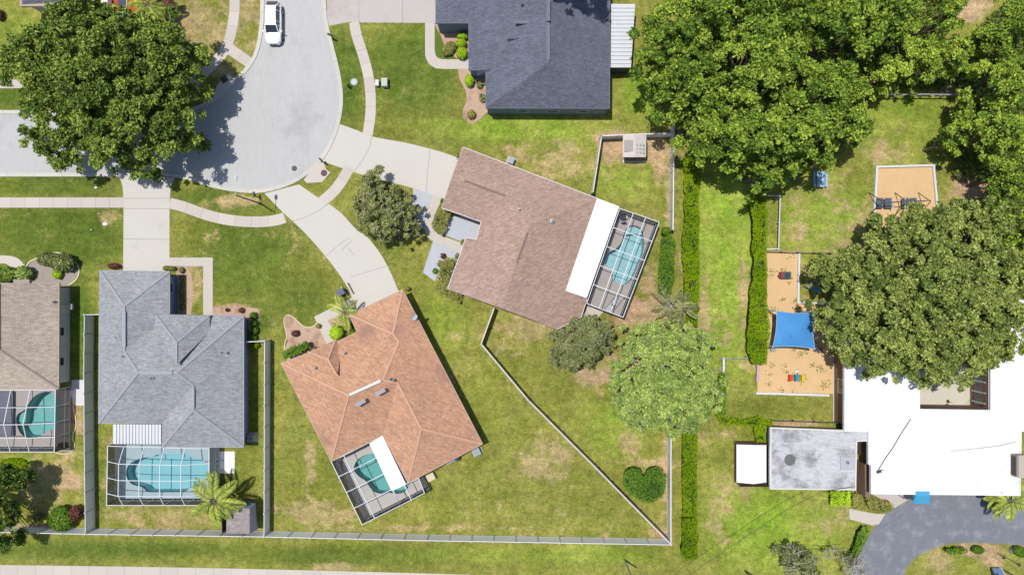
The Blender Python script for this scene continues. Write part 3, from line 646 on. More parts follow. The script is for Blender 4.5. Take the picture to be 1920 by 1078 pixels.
ridge(p3, 'k', 'l', .05, .9, gh, M['cap_grey']); ridge(p3, 'i', 'j', .12, .9, gh, M['cap_grey']); ridge(p3, 'm', 'n', .1, .9, gh, M['cap_grey'])
# slate house at the top
dz = 3.1
V = dict(a=(817,-95,dz), b=(817,44,dz), c=(879,44,dz), d=(879,132,dz), e=(911,132,dz), f=(911,203,dz), g=(1143,204,dz), h=(1144,-95,dz), i=(1028,118,5.3), j=(1028,-95,5.2), k=(1028,42,5.0), l=(950,42,4.6))
dk, p3, wp = house('slate grey shingled house with white metal lean-to at the top of the photo', M['shin_dark'], mat('pale_slate_wall', P(140,154,170), .9, .03, 1), M['cap_dark'], M['cap_dark'], V,
 [('a','b','c','d','e','f','i','j'), ('f','g','i'), ('g','h','j','i')], ['a','b','c','d','e','f','g','h'], [('i','j')], inset=.12)
openings(dk, wp, [(980,212,1.2,1.1,1.9,'window'), (1035,212,1.4,1.1,1.9,'window'), (1090,212,1.2,1.1,1.9,'window')])
vent(dk, (1028,0), (1028,40), .40, .10, M['cap_dark'], 5.35); vent(dk, (1028,50), (1028,113), .40, .10, M['cap_dark'], 5.25); vent(dk, (965,42), (1007,42), .36, .14, M['cap_dark'], 4.45)
# raised roof steps that cast the two wedge shadows
for (x0, y0, x1, y1, zz, hh) in ((998,73,952,73,3.95,.55), (935,130,895,132,3.05,.35)):
    b = MB(); zz = 3.1+(zz-3.0)*1.38; p = W(x0, y0, zz+.30); q = W(x1, y1, zz-.25+hh); q2 = W(x1, y1+10, zz-.6); r_ = W(x1-3, y1-34, zz-.3); r2 = W(x0, y0-30, zz+.4)
    b.face([p, q, r_, r2][::-1]); b.face([p, q2, q]); b.build('roof_step', M['shin_dark'], dk)
# brown shingled house in the middle
V = dict(a=(868,276,E), b=(1120,372,E), c=(1061,545,E), d=(1101,560,E), e=(1090,594,E), f=(1046,617,E), g=(839,541,E), h=(874,445,E), i=(893,449,E), j=(902,416,E), k=(828,390,E),
  A=(1001,415,4.7), B=(942,579,4.7), w=(847,332,3.9), x=(968,377,3.9))
br, p3, wp = house('brown shingled house in the middle with white gutters and white pool patio roof', M['shin_brown'], M['wall_tan'], M['fascia_white'], M['cap_brown'], V,
 [('a','w','x','A','b'), ('w','k','j','x'), ('x','j','i','h','g','B','A'), ('A','B','f','e','d','c','b')], ['a','b','c','d','e','f','g','h','i','j','k'], [], slope=.36)
for q3 in (('g','f','B'), ('k','w','a')): b = MB(); b.face([p3[k] for k in q3]); b.build('gable_wall', M['wall_tan'], br)
ridge(p3, 'A', 'B', .08, .45, br, M['cap_brown'], .2, .07); ridge(p3, 'w', 'x', .2, .85, br, M['cap_brown'], .2, .07)
openings(br, wp, [(852,335,4.8,.03,2.2,'garage_door'), (875,412,1.2,.9,1.9,'window'), (870,450,1.0,.03,2.1,'door'), (856,500,1.6,.9,2.0,'window'), (1000,330,1.2,1.0,2.0,'window'), (940,573,1.2,1.0,2.0,'window'), (1085,470,3.0,.03,2.1,'window')])
# terracotta house
V = dict(a=(755,543,E), b=(905,832,E), c=(765,905,E), d=(718,816,E), e=(621,865,E), f=(527,681,E), g=(642,643,E), h=(668,625,E), i=(655,590,E), g0=(629,640,E), f2=(579,660,E),
  j=(727,617,4.3), k=(734,635,4.5), l=(706,716,5.3), m=(660,738,5.3), n=(742,727,4.9), o=(776,796,4.9))
V['g'] = (633,640,E); V['h'] = (669,622,E)
V.pop('g0'); V.pop('f2')
oh, p3, wp = house('terracotta shingled hip roofed house turned at an angle with kidney shaped pool behind', M['shin_orange'], M['wall_tan'], M['fascia_tan'], M['cap_orange'], V,
 [('a','j','i'), ('i','j','k','l','m','f','g','h'), ('a','b','o','n','l','k','j'), ('b','c','o'), ('c','d','n','o'), ('d','e','m','l','n'), ('e','f','m')],
 ['a','b','c','d','e','f','g','h','i'], [('a','j'), ('i','j'), ('j','k'), ('k','l'), ('f','m'), ('l','n'), ('n','o'), ('o','b'), ('o','c'), ('m','e')], slope=.52)
b = MB(); T = dict(a=(579,660,E+.1), b=(629,637,E+.1), c=(615,673,3.9), d=(632,704,4.35), e=(641,660,E+.2), f=(584,672,E+.35)); T = {k: W(v[0], v[1], E+(v[2]-E)*1.38) for k, v in T.items()}
b.face([T['a'], T['c'], T['b']]); b.tess([[T['b'], T['c'], T['d'], T['e']]]); b.tess([[T['a'], T['f'], T['d'], T['c']]]); b.face([T['b'], T['a'], T['a']-Vector((0,0,.3)), T['b']-Vector((0,0,.3))]); b.face([T['e'], T['b'], T['b']-Vector((0,0,.3)), T['e']-Vector((0,0,.4))])
b.build('porch_roof', M['shin_orange'], oh)
b = MB()
for x, y in (('a','c'), ('b','c'), ('c','d')): b.bar(T[x]+Vector((0,0,.03)), T[y]+Vector((0,0,.03)), .2, .03)
b.build('ridge_cap', M['cap_orange'], oh)
ridge(p3, 'm', 'l', .03, .95, oh, M['fascia_white'], .28, .14)
for x, y in ((676,755), (713,735)):
    b = MB(); p = W(x-9, y+5, 5.72); q = W(x+9, y-5, 5.72); b.bar(p, q, .42, .10); b.bar(p+Vector((0,0,.06)), q+Vector((0,0,.06)), .30, .06); b.build('skylight', mat('grey_skylight', P(172,164,176), .4), oh)
openings(oh, wp, [(705,575,4.8,.03,2.2,'garage_door'), (655,640,1.0,.03,2.1,'door'), (590,668,1.6,.9,2.0,'window'), (560,750,1.2,1.0,2.0,'window'), (830,690,1.2,1.0,2.0,'window'), (670,840,2.4,.03,2.1,'window')])
# pipes on roofs
def pipe(root, x, y, z, m='frame', h=.35, r=.09):
    z = 2.6+(z-2.6)*1.38; w_ = W(x, y, z); b = MB(); b.lathe(w_, [(r*1.8, -.05), (r*1.3, .04), (r, .06), (r, h), (r*.7, h), (r*.7, h-.05)], 12); b.build('vent_pipe', M[m], root)
for r_, L_ in ((br, [(1035,414,3.95,'frame',.35,.13), (973.5,392,4.1,'frame',.3,.06)]), (oh, [(645,662,3.6,'frame',.35,.08), (592,690,3.4,'galv',.3,.1), (738,713,4.7,'galv',.4,.1), (731,711,4.8,'galv',.4,.08)]),
    (gh, [(216,632,3.6,'frame',.3,.08), (231,668,4.0,'galv',.3,.07), (416,661,3.9,'galv',.3,.08), (283,709,4.9,'galv',.3,.06)]), (tan, [(17,569,4.0,'galv',.3,.08), (101,566,2.9,'galv',.3,.08)]), (dk, [(980,11,4.2,'dark',.3,.12), (1090,84,3.6,'dark',.25,.1)])):
    for a_ in L_: pipe(r_, *a_)
# satellite dish
ds = empty('satellite_dish', W(775, 592, 3.2), 'small white satellite dish on the right slope of the terracotta roof', 'satellite dish')
b = MB(); c = ds.location; b.tube([c+Vector((0,0,-.1)), c+Vector((0,0,.35)), c+Vector((.12,-.1,.5))], .03, 8); b.build('mast', M['galv'], ds)
b = MB(); n = 16; cen = c+Vector((.16,-.12,.55)); ax = Vector((.55,-.5,.67)).normalized(); u = ax.cross(Vector((0,0,1))).normalized(); v = ax.cross(u)
rings = [(0, -.10), (.2, -.08), (.36, 0), (.38, .01)]
for i in range(3):
    for j in range(n):
        a0, a1 = 2*PI*j/n, 2*PI*(j+1)/n
        f = lambda k, a_: cen+(u*math.cos(a_)+v*math.sin(a_))*rings[k][0]+ax*rings[k][1]
        if i == 0: b.face([f(0, a0), f(1, a0), f(1, a1)])
        else: b.face([f(i, a0), f(i+1, a0), f(i+1, a1), f(i, a1)])
b.build('dish', M['frame'], ds); b = MB(); b.bar(cen-v*.36, cen+ax*.45, .03); b.box(cen+ax*.45, (.1,.1,.08)); b.build('receiver_arm', M['galv'], ds)
# house fragment at the top left corner
fr, p3, wp = house('pale edged corner of a dark roofed house cut off at the top left', M['shin_dark'], M['wall_grey'], M['fascia_tan'], M['cap_tan'],
 dict(a=(38,-160,E), b=(38,13,E), c=(112,9,E), d=(150,9,E), e=(150,-160,E), f=(94,-60,4.0), g=(94,-160,4.0)), [('a','b','f','g'), ('b','c','f'), ('c','d','f'), ('d','e','g','f')], ['a','b','c','d','e'], [], inset=.4)
b = MB()
for q in ((38,-160,52,13), (52,2,150,13)): b.prism([(p.x, p.y) for p in Wl([(q[0],q[1]), (q[2],q[1]), (q[2],q[3]), (q[0],q[3])], E)], E+.03, E+.10)
b.build('roof_border', M['fascia_tan'], fr)
# flat white school building with courtyard
def flat(name, label, pts, z, roof_m, wall_m, court=None, inset=.45, cat='building', par=.10):
    ev = Wl(pts, z); cx = sum(p.x for p in ev)/len(ev); cy = sum(p.y for p in ev)/len(ev); root = empty(name, (cx, cy, 0), label, cat)
    b = MB(); loops = [ev]; cw = Wl(court, z) if court else None
    if cw: loops.append(cw)
    b.tess(loops); b.tess([[Vector((p.x, p.y, z-.28)) for p in l] for l in loops], flip=True); b.build('roof', roof_m, root)
    b = MB(); n = len(ev); ar = sum(ev[i].x*ev[(i+1) % n].y-ev[(i+1) % n].x*ev[i].y for i in range(n)); o2 = offset_poly(ev, -.03); i2 = offset_poly(ev, .12)
    for i in range(n):
        j = (i+1) % n; a, c, d, e = o2[i], o2[j], i2[j], i2[i]
        b.prism([a, c, d, e], z-.3, z+par, bot=True)
    b.build('fascia', M['fascia_white'] if name != 'school_building' else M['white_roof'], root)
    wp_ = offset_poly(ev, inset); b = MB(); b.prism(wp_, 0, z-.27, top=False)
    if cw: b.prism([(p.x, p.y) for p in cw], 0, z-.27, top=False)
    b.build('wall', wall_m, root)
    return root, wp_
sb, swp = flat('school_building', 'large white flat roofed building with a courtyard at the lower right', [(1583,640),(1583,807),(1628,807),(1628,870),(1633,872),(1633,925),(1912,928),(1914,808),(2300,808),(2300,500),(1700,500),(1700,640)], 3.3, M['white_roof'], M['wall_brown'],
  court=[(1725,660),(1857,660),(1857,769),(1725,767)])
openings(sb, swp, [(1590,720,1.6,1.0,2.2,'window'), (1640,880,1.0,.05,2.1,'door'), (1760,918,1.6,.9,2.2,'window'), (1830,918,1.6,.9,2.2,'window')])
b = MB(); b.prism([(p.x, p.y) for p in Wl([(1722,655),(1862,655),(1862,774),(1722,774)])], -.01, .03); b.build('courtyard_floor', mat('courtyard_concrete', P(222,216,198), .9, .05, .6, stain=P(196,190,165)), sb)
b = MB(); f = None
for y0 in (705, 725, 745):
    p = W(1847, y0, 0); q = W(1847, y0+14, 0); x = W(1857, 0, 3.3).x-.06
    b.box((x, (W(0, y0+7, 1.6).y), 1.55), (.05, 1.0, 1.5))
f = b.build('window_wall', M['glass'], sb)
b = MB()
for y0 in (694, 714.5, 734.5, 754): b.box((W(1857, 0, 3.3).x-.09, W(0, y0, 1.6).y, 1.55), (.06, .12, 2.2))
b.build('mullion', M['frame'], f)
b = MB()
for y in range(700, 925, 26):
    x0, x1 = (1588, 1722) if y < 770 else ((1588, 1905) if y < 806 else (1636, 1905)); p, q = W(x0, y, 3.3), W(x1, y, 3.3); b.bar(p+Vector((0,0,.004)), q+Vector((0,0,.004)), .06, .012)
b.build('membrane_seam', mat('membrane_seam', (.58,.58,.60,1), .8), sb)
ac = empty('roof_unit', W(1903, 870, 3.3), 'tan boxy ventilation unit on the right edge of the white roof', 'roof unit')
b = MB(); c = ac.location+Vector((.1,0,0)); b.box(c+Vector((0,0,.45)), (1.15, 2.3, .9)); b.build('housing', M['wood'], ac, bevel=.03)
b = MB(); b.box(c+Vector((.1,0,.96)), (1.1, 2.4, .10)); b.build('cover', M['wall_tan'], ac); b = MB()
for k in range(5): b.box(c+Vector((-.59,0,.2+k*.15)), (.04, 2.0, .05))
b.build('louvre', M['dark'], ac)
tag(MB().tube([W(1708,785,3.36), W(1690,812,3.36), W(1675,838,3.36), W(1658,862,3.36), W(1645,884,3.36)], .045, 6).build('cable_or_shadow', M['dark']), 'cable shadow drawn as a dark tube across the white roof left of the courtyard', 'cable')  # a cable's cast shadow, modelled as a dark tube on the roof
b = MB(); c = W(1648,884,3.42); b.box(c, (.5,.25,.14), .3); b.tube([c+Vector((.1,.1,0)), c+Vector((.3,.3,.4))], .03); tag(b.build('service_bracket', M['dark']), 'small dark bracket where the cable shadow ends near the left edge of the white roof', 'bracket')
tag(MB().tube([W(1782,845.5,3.34), W(1835,840,3.34), W(1870,836,3.34), W(1905,828,3.34)], .03, 6).build('cable_or_shadow', M['cap_tan']), 'thin pale wire lying across the right part of the white roof', 'cable')
ann, awp = flat('annex_building', 'stained grey flat roofed annex beside the small white shed', [(1444,801),(1627,808),(1627,826),(1606,827),(1604,918),(1444,916)], 3.0, M['grey_roof'], M['wall_grey'])
b = MB(); w_ = W(1481,862,3.0); b.lathe((w_.x, w_.y, 3.0), [(0,.06), (.55,.06), (.60,.02), (.60,0)], 28); b.build('roof_patch', mat('dark_round_patch', P(122,122,122), .9, .08, 2), ann)
b = MB(); w_ = W(1589,868,3.0); b.box((w_.x, w_.y, 3.06), (1.6, 1.4, .12)); h_ = b.build('roof_hatch', mat('hatch_grey', P(198,198,206), .6), ann, bevel=.02)
b = MB(); b.lathe((w_.x-.05, w_.y+.1, 3.12), [(.16,0), (.16,.1), (.1,.1), (.1,.02)], 14); b.build('vent', M['dark'], h_)
b = MB(); b.prism([(p.x, p.y) for p in Wl([(1605,862),(1616,862),(1616,922),(1606,922)])], 0, 1.9); tag(b.build('garden_wall', M['wall_brown']), 'rusty brown wall in the gap between the annex and the white building', 'wall')
# steel shed, tan shed, twin roofed shed, lean-to
sh = empty('metal_shed', W(1408, 869), 'small white metal shed with brown walls left of the grey annex', 'shed')
b = MB(); a = [(p.x, p.y) for p in Wl([(1376,826),(1430,826),(1430,902),(1376,902)])]; b.prism(a, 0, 2.1, top=False); b.build('wall', M['wall_brown'], sh)
b = MB(); q = [W(1381,833,2.1), W(1414,834,3.0), W(1437,834,2.1), W(1437,904,2.1), W(1414,907,3.0), W(1381,904,2.1)]
b.face([q[0], q[5], q[4], q[1]]); b.face([q[1], q[4], q[3], q[2]]); b.build('roof', M['white'], sh)
b = MB(); b.face([q[0], q[1], q[2]]); b.face([q[5], q[3], q[4]]); b.build('gable', M['fascia_white'], sh)
sh = empty('garden_shed', W(452, 960), 'mauve brown shed with dark end roof tucked against the rear fence beside the palm', 'shed')
b = MB(); a = Wl([(431,937),(476,937),(476,985),(431,985)]); b.prism([(p.x, p.y) for p in a], 0, 2.1, top=False); b.build('wall', mat('shed_grey', P(120,124,136), .9), sh)
q = dict(a=W(431,947,2.15), b=W(478,943,2.15), c=W(480,998,2.15), d=W(424,999,2.15), e=W(440,941,2.4), f=W(468,951,2.9), g=W(467,1003,2.9), h=W(428,951,2.9))
b = MB(); r1 = W(425,952,2.55); r2 = W(468,953,2.75); r3 = W(468,1000,2.75); r4 = W(424,999,2.55)
b.tess([[r1, r2, r3, r4]]); b.face([r1, r2, r3, r4][::-1]); b.build('roof', M['shin_shed'], sh)
b = MB(); b.face([r2, W(479,943,2.1), W(483,992,2.0), r3]); b.face([r3, W(483,992,2.0), W(479,943,2.1), r2]); b.build('side_roof', mat('shed_side', P(118,120,130), .8), sh)
b = MB(); b.face([r1, W(434,941,2.1), W(479,943,2.1), r2]); b.face([r2, W(479,943,2.1), W(434,941,2.1), r1]); b.build('end_roof', mat('shed_end', P(112,128,150), .6), sh)
b = MB(); c = W(454,945,2.55); b.box(c, (1.5,.35,.1)); b.build('skylight', M['glass'], sh)
sh = empty('storage_shed', W(1189, 281), 'pale resin shed with two roof panels against the white fence in the upper yard', 'shed')
b = MB(); b.prism([(p.x, p.y) for p in Wl([(1169,262),(1207,262),(1207,297),(1169,297)])], 0, 1.95, top=False); b.build('wall', mat('resin_beige', P(205,198,190), .7), sh)
rz = 2.15; b = MB(); q = [W(1168,253,1.95), W(1190,253,rz+.12), W(1212,253,1.95), W(1211,295,1.95), W(1190,295,rz+.12), W(1168,295,1.95)]
b.face([q[0], q[5], q[4], q[1]]); b.face([q[1], q[4], q[3], q[2]]); b.face([q[5], q[3], q[4]]); b.build('roof', mat('resin_cream', P(224,216,208), .7), sh)
b = MB(); b.prism([(p.x, p.y) for p in Wl([(1171,263),(1187,263),(1187,284),(1171,284)], 2.2)], 2.10, 2.26); b.build('roof_panel', mat('resin_grey', P(188,176,174), .7), sh)
b = MB()
for i in range(3):
    for j in range(3): p = W(1195+i*6, 272+j*7, 2.2); b.box((p.x, p.y, 2.19), (.2,.2,.06))
b.build('roof_stud', mat('resin_taupe', P(180,176,172), .7), sh)  # studs in one plain warm grey, darker than the roof
b = MB(); p = [W(1170,296,1.9), W(1208,296,1.9), W(1207,302,.2), W(1171,302,.2)]; b.face([p[0], p[3], p[2], p[1]]); b.build('door', mat('shed_door_dark', P(88,86,98), .6), sh)
b = MB(); b.box(W(1189,303,0)+Vector((0,0,.05)), (2.6,.25,.1)); b.build('threshold', M['fascia_white'], sh)
def ribroof(root, q, z, m, ribs, horiz, name='roof', thick=.08):
    a, b_, c, d = [W(p[0], p[1], p[2] if len(p) > 2 else z) for p in q]; b = MB()
    b.face([d, c, b_, a]); b.face([p-Vector((0,0,thick)) for p in (a, b_, c, d)])
    for u, v in ((a, b_), (b_, c), (c, d), (d, a)): b.face([u, v, v-Vector((0,0,thick)), u-Vector((0,0,thick))]); b.face([u, v, v-Vector((0,0,thick)), u-Vector((0,0,thick))][::-1])
    for k in range(1, ribs):
        t = k/ribs
        if horiz: b.bar(a.lerp(d, t)+Vector((0,0,.03)), b_.lerp(c, t)+Vector((0,0,.05)), .09, .12)
        else: b.bar(a.lerp(b_, t)+Vector((0,0,.03)), d.lerp(c, t)+Vector((0,0,.05)), .09, .12)
    return b.build(name, m, root)
lt = empty('lean_to_roof', W(1168, 67), 'narrow white ribbed metal lean-to between the slate roof and the trees', 'lean-to')
ribroof(lt, [(1146,8,2.7), (1191,8,2.5), (1183,127,2.5), (1145,127,2.7)], 2.6, M['ribbed'], 16, True)
b = MB()
for x, y in ((1150,20), (1150,122), (1180,122)): b.bar(W(x,y), W(x,y,2.5)*1.0, .1)
for x, y in ((1184,14), (1184,60), (1180,122)):
    p = W(x, y, 2.45); b.bar((p.x, p.y, 0), p, .1)
b.build('post', M['frame'], lt); b = MB(); p = W(1146,127,2.5); q_ = W(1183,127,2.4); b.face([(p.x,p.y+.1,0), (q_.x,q_.y+.1,0), (q_.x,q_.y+.1,2.3), (p.x,p.y+.1,2.4)]); b.build('end_screen', M['dark'], lt)
p2r = ribroof(gh, [(212,795), (302,795), (302,833), (212,832)], 2.75, M['ribbed'], 15, False, 'patio_roof')
ribroof(br, [(1120,372), (1161,387), (1100,559), (1061,545)], 2.72, M['white'], 1, False, 'patio_roof')
ribroof(oh, [(692.5,831), (717,816), (761,907), (734,919.5)], 2.72, M['white'], 1, False, 'patio_roof')
aw = empty('awning', W(1728,935), 'bright blue entrance awning at the lower edge of the white building', 'awning')
b = MB(); z = 3.0; q_ = [W(1712,922,z), W(1745,922,z), W(1744,945,z-.1), W(1711,943,z-.1)]; top = [W(1718,921,z+.45), W(1743,921,z+.45), W(1743,930,z+.45), W(1717,930,z+.45)]
b.face([q_[3], q_[2], top[2], top[3]]); b.face([top[3], top[2], top[1], top[0]]); b.face([q_[0], q_[3], top[3], top[0]]); b.face([q_[2], q_[1], top[1], top[2]]); b.face([q_[0], q_[1], q_[2], q_[3]])
b.face([q_[3], q_[2], q_[2]-Vector((0,0,.25)), q_[3]-Vector((0,0,.25))]); b.build('canopy', M['sky_blue'], aw)
b = MB()
for k in (2, 3): p = q_[k]; b.bar((p.x, p.y+.1, 0), (p.x, p.y+.1, 2.8), .07)
b.build('post', M['frame'], aw)
# ---------------- pools and cages
def pool(key, label, deck_m, deck_pts, plaster, wat, loc, deckw=None, steps=None):
    pl = POOLW[key]; dk_ = deckw or Wl(deck_pts)
    b = MB(); hole = [(p.x, p.y) for p in offset_poly2(pl, -.02)]
    b.tess([[(p[0], p[1], .045) for p in dk_], [(p[0], p[1], .045) for p in hole]]); b.prism([(p[0], p[1]) for p in dk_], -.02, .045, top=False)
    tag(b.build('pool_deck', deck_m), kind='structure')
    root = empty('swimming_pool', W(loc[0], loc[1]), label, 'swimming pool')
    b = MB(); n = len(pl)
    for i in range(n):
        p, q = pl[i], pl[(i+1) % n]; b.face([(p.x, p.y, -1.3), (q.x, q.y, -1.3), (q.x, q.y, .03), (p.x, p.y, .03)])
    b.tess([[(p.x, p.y, -1.3) for p in pl]]); b.build('basin', plaster, root)
    b = MB(); i1 = offset_poly2(pl, -.26); i0 = offset_poly2(pl, .0)
    for i in range(n):
        j = (i+1) % n; a, c, d, e = i0[i], i0[j], i1[j], i1[i]; b.face([(a.x,a.y,.065), (c.x,c.y,.065), (d.x,d.y,.065), (e.x,e.y,.065)]); b.face([(a.x,a.y,-.02), (c.x,c.y,-.02), (c.x,c.y,.065), (a.x,a.y,.065)])
        b.face([(e.x,e.y,.04), (d.x,d.y,.04), (d.x,d.y,.065), (e.x,e.y,.065)])
    b.build('coping', deck_m, root)
    b = MB(); i2 = offset_poly2(pl, .02)
    for i in range(n):
        j = (i+1) % n; b.face([(i2[i].x,i2[i].y,-.28), (i2[j].x,i2[j].y,-.28), (i2[j].x,i2[j].y,-.02), (i2[i].x,i2[i].y,-.02)])
    b.build('tile_band', M['tile'], root)
    if steps:
        b = MB()
        for (pts, z) in steps: b.prism([(p.x, p.y) for p in Wl(pts)], -1.29, z)
        b.build('steps', plaster, root)
    b = MB(); b.tess([[(p.x, p.y, -.10) for p in pl]]); b.build('water', wat, root)
    return root
def offset_poly2(pts, d): return [Vector(p) for p in offset_poly(pts, d)]
def cage(label, corners, us, vs, ze, rise, u0, u1, v0, v1, sides='LRTB', loc=None, deck_out=0.1, door=None):
    """corners: NW, NE, SE, SW of the eave rectangle in the photo at height ze; us and vs: fractions of the frames"""
    nw, ne, se, sw = Wl(corners, ze); cen = (nw+ne+se+sw)/4; root = empty('pool_enclosure', (cen.x, cen.y, 0), label, 'screen enclosure')
    def pt(u, v):
        p = nw.lerp(ne, u).lerp(sw.lerp(se, u), v); f = 1.0
        for d, lim in ((u, u0), (1-u, u1), (v, v0), (1-v, v1)):
            if lim: f = min(f, d/lim)
        return Vector((p.x, p.y, ze+rise*f))
    us = sorted(set([0]+list(us)+[1])); vs = sorted(set([0]+list(vs)+[1])); w = .08; b = MB()
    for u in us:
        for i in range(len(vs)-1): b.bar(pt(u, vs[i]), pt(u, vs[i+1]), w, .07)
    for v in vs:
        for i in range(len(us)-1): b.bar(pt(us[i], v), pt(us[i+1], v), w*.9, .06)
    b.build('roof_frame', M['frame'], root)
    b = MB()
    for i in range(len(us)-1):
        for j in range(len(vs)-1): b.tess([[pt(us[i], vs[j]), pt(us[i+1], vs[j]), pt(us[i+1], vs[j+1]), pt(us[i], vs[j+1])]])
    b.build('roof_screen', M['scr_top'], root)
    fr_ = MB(); sc__ = MB(); lines = dict(L=[(0, v) for v in vs], R=[(1, v) for v in vs], T=[(u, 0) for u in us], B=[(u, 1) for u in us])
    for s_ in sides:
        l = lines[s_]
        for (u, v) in l:
            p = pt(u, v); fr_.bar((p.x, p.y, .04), (p.x, p.y, ze-.04), .07)
        for k in range(len(l)-1):
            p, q = pt(*l[k]), pt(*l[k+1])
            for zz in (.09, .95): fr_.bar((p.x, p.y, zz), (q.x, q.y, zz), .05, .06)
            sc__.face([(p.x, p.y, .06), (q.x, q.y, .06), (q.x, q.y, ze-.04), (p.x, p.y, ze-.04)])
    if fr_.v: fr_.build('side_frame', M['frame'], root); sc__.build('side_screen', M['scr_side'], root)
    return root, [(p.x, p.y) for p in (nw, ne, se, sw)]
ZE = 2.55
c1, dk1 = cage('white framed screen enclosure over the teal pool at the left edge', [(-60,731),(104,731),(102,847),(-60,847)], [.27,.49,.71], [.27,.53,.76], ZE, 1.0, 0, .27, .53, .47, 'RB')
c2, dk2 = cage('white framed screen enclosure over the long blue pool behind the grey roofed house', [(202,836),(392,841),(392,947),(200,947)], [.16,.36,.56,.765], [.26,.535,.80], ZE, .95, .16, .235, .26, .2, 'LRB')
c3, dk3 = cage('flat topped screen enclosure over the narrow pool behind the brown roofed house', [(1162,391),(1236,417),(1168,595),(1100,569)], [.34,.65], [.2,.4,.6,.8], ZE, 0.12, .5, .5, 0, 0, 'LRTB')
c4, dk4 = cage('white framed screen enclosure beside the white patio roof of the terracotta house', [(621,865),(693,829),(751,947),(679,983)], [.33,1.0], [.24,.49,.74], ZE, 0.1, .5, .5, 0, 0, 'LB')
c5, dk5 = cage('short screen enclosure strip continuing right below the white patio roof', [(736,919),(785,896),(796,924),(751,947)], [.45], [], ZE, 0.05, .5, .5, 0, 0, 'RB')
pool('a', 'teal freeform pool under the enclosure at the left edge', M['deck'], [(-60,728),(133,728),(132,845),(-60,846)], M['plaster2'], M['water'], (72,778), steps=[([(31,790),(34,776),(46,768),(44,790),(38,800)], -.35)])
pool('b', 'long pale blue pool with rounded ends behind the grey roofed house', M['deck_blue'], [(215,834),(300,834),(304,832),(412,832),(412,934),(222,934)], M['plaster'], M['water'], (315,886), steps=[([(270,857),(300,851),(348,850),(362,857),(340,861),(290,862)], -.4)])
pool('c', 'narrow mottled blue pool behind the brown roofed house', M['deck'], [(1145,385),(1230,419),(1162,594),(1085,560)], M['plaster3'], M['water'], (1172,480), steps=[([(1190,423),(1202,430),(1205,440),(1190,438),(1172,440),(1179,425)], -.45)])
pool('d', 'kidney shaped teal pool partly under the white patio roof of the terracotta house', M['deck_gray'], [(628,850),(712,812),(770,890),(792,888),(806,916),(686,974)], M['plaster2'], M['water_dim'], (712,888), steps=[([(668,865),(680,855),(695,850),(708,851),(700,866),(684,868),(672,876)], -.4)])
# ---------------- fences
def fence(label, pts, h, m, post_m, spacing=2.4, name='vinyl_fence', rail=.12, cat='fence', base=True, gap=0):
    """pts: top line in the photo; posts, panels and top rail are separate parts"""
    p = [W(q[0], q[1], h) for q in pts]; p = [Vector((q.x, q.y, 0)) for q in p]; root = empty(name, p[0], label, cat)
    pan = MB(); rl = MB(); lr = MB(); pb = []
    for i in range(len(p)-1):
        a, c = p[i], p[i+1]; L_ = (c-a).length; n = max(1, round(L_/spacing))
        for k in range(n):
            u, v = a.lerp(c, k/n), a.lerp(c, (k+1)/n)
            pan.bar(u+Vector((0,0,(h-.06)/2+gap/2)), v+Vector((0,0,(h-.06)/2+gap/2)), .045, h-.12-gap); rl.bar(u+Vector((0,0,h-.04)), v+Vector((0,0,h-.04)), rail, .08); lr.bar(u+Vector((0,0,.12+gap)), v+Vector((0,0,.12+gap)), .07, .12)
            pb.append(u)
    pb.append(p[-1]); pan.build('panel', m, root); rl.build('rail', post_m, root); lr.build('rail', post_m, root); proto = None
    for q in pb:
        if proto is None:
            b = MB(); b.box((q.x, q.y, (h+.06)/2), (.15,.15,h+.06)); b.lathe((q.x, q.y, h+.06), [(.11,0), (.11,.03), (0,.10)], 4); proto = b.build('post', post_m, root); q0 = q
        else:
            d = proto.copy(); C.objects.link(d); d.parent = root; d.location = q-q0
    return root
V_, VW, VP = M['vinyl'], M['vinyl_white'], M['vinyl_pink']
fence('grey vinyl privacy fence left of the grey roofed house', [(187,590),(158,590),(157,700),(158,850),(160,998)], 1.83, V_, VW, rail=.07)
fence('grey vinyl privacy fence between the grey and the terracotta houses', [(463,641),(496,640),(495,1003)], 1.83, V_, VW, rail=.08)
fence('long vinyl fence running along the lower pavement', [(-60,996),(160,1001),(495,1006),(800,1013),(1258,1021)], 1.83, V_, VW, rail=.09)
fence('white vinyl fence running up from the lower right corner past the heart shaped bush', [(1258,1020),(1258,860),(1260,700)], 1.83, VW, VW)
fence('white vinyl fence running diagonally across the back gardens', [(926,579),(902,645),(990,750),(1120,880),(1256,1018)], 1.83, VW, VP)
fence('white vinyl fence on the right side of the upper yard', [(1264,205),(1263,320),(1262,430)], 1.83, VW, VW)
fence('vinyl fence across the top of the upper yard', [(1264,250),(1190,252),(1128,255)], 1.83, V_, VW)
fence('white vinyl fence on the left side of the upper yard', [(1128,255),(1120,308),(1112,360)], 1.83, VW, VP)
def lowrail(label, pts, h, m, w_=.14, sp=2.0, name='low_border', ph=None):
    root = empty(name, W(*pts[0]), label, 'border' if h < .5 else 'fence'); p = [W(q[0], q[1], h) for q in pts]; b = MB(); pb = MB()
    for i in range(len(p)-1):
        a, c = p[i], p[i+1]; b = MB(); b.bar(a-Vector((0,0,.05 if h > .5 else h/2)), c-Vector((0,0,.05 if h > .5 else h/2)), w_, .1 if h > .5 else h); b.build('rail', m, root)
        n = max(1, round((c-a).length/sp))
        for k in range(n+1 if i == len(p)-2 else n): q = a.lerp(c, k/n); pb = MB(); pb.bar((q.x, q.y, 0), (q.x, q.y, h+.03), w_*1.15); pb.build('post', m, root)
    return root
WH = M['frame']
lowrail('white timber border round the swing area mulch', [(1637,470),(1640,400),(1645,313),(1751,310),(1757,375),(1763,470)], .28, WH, .22)
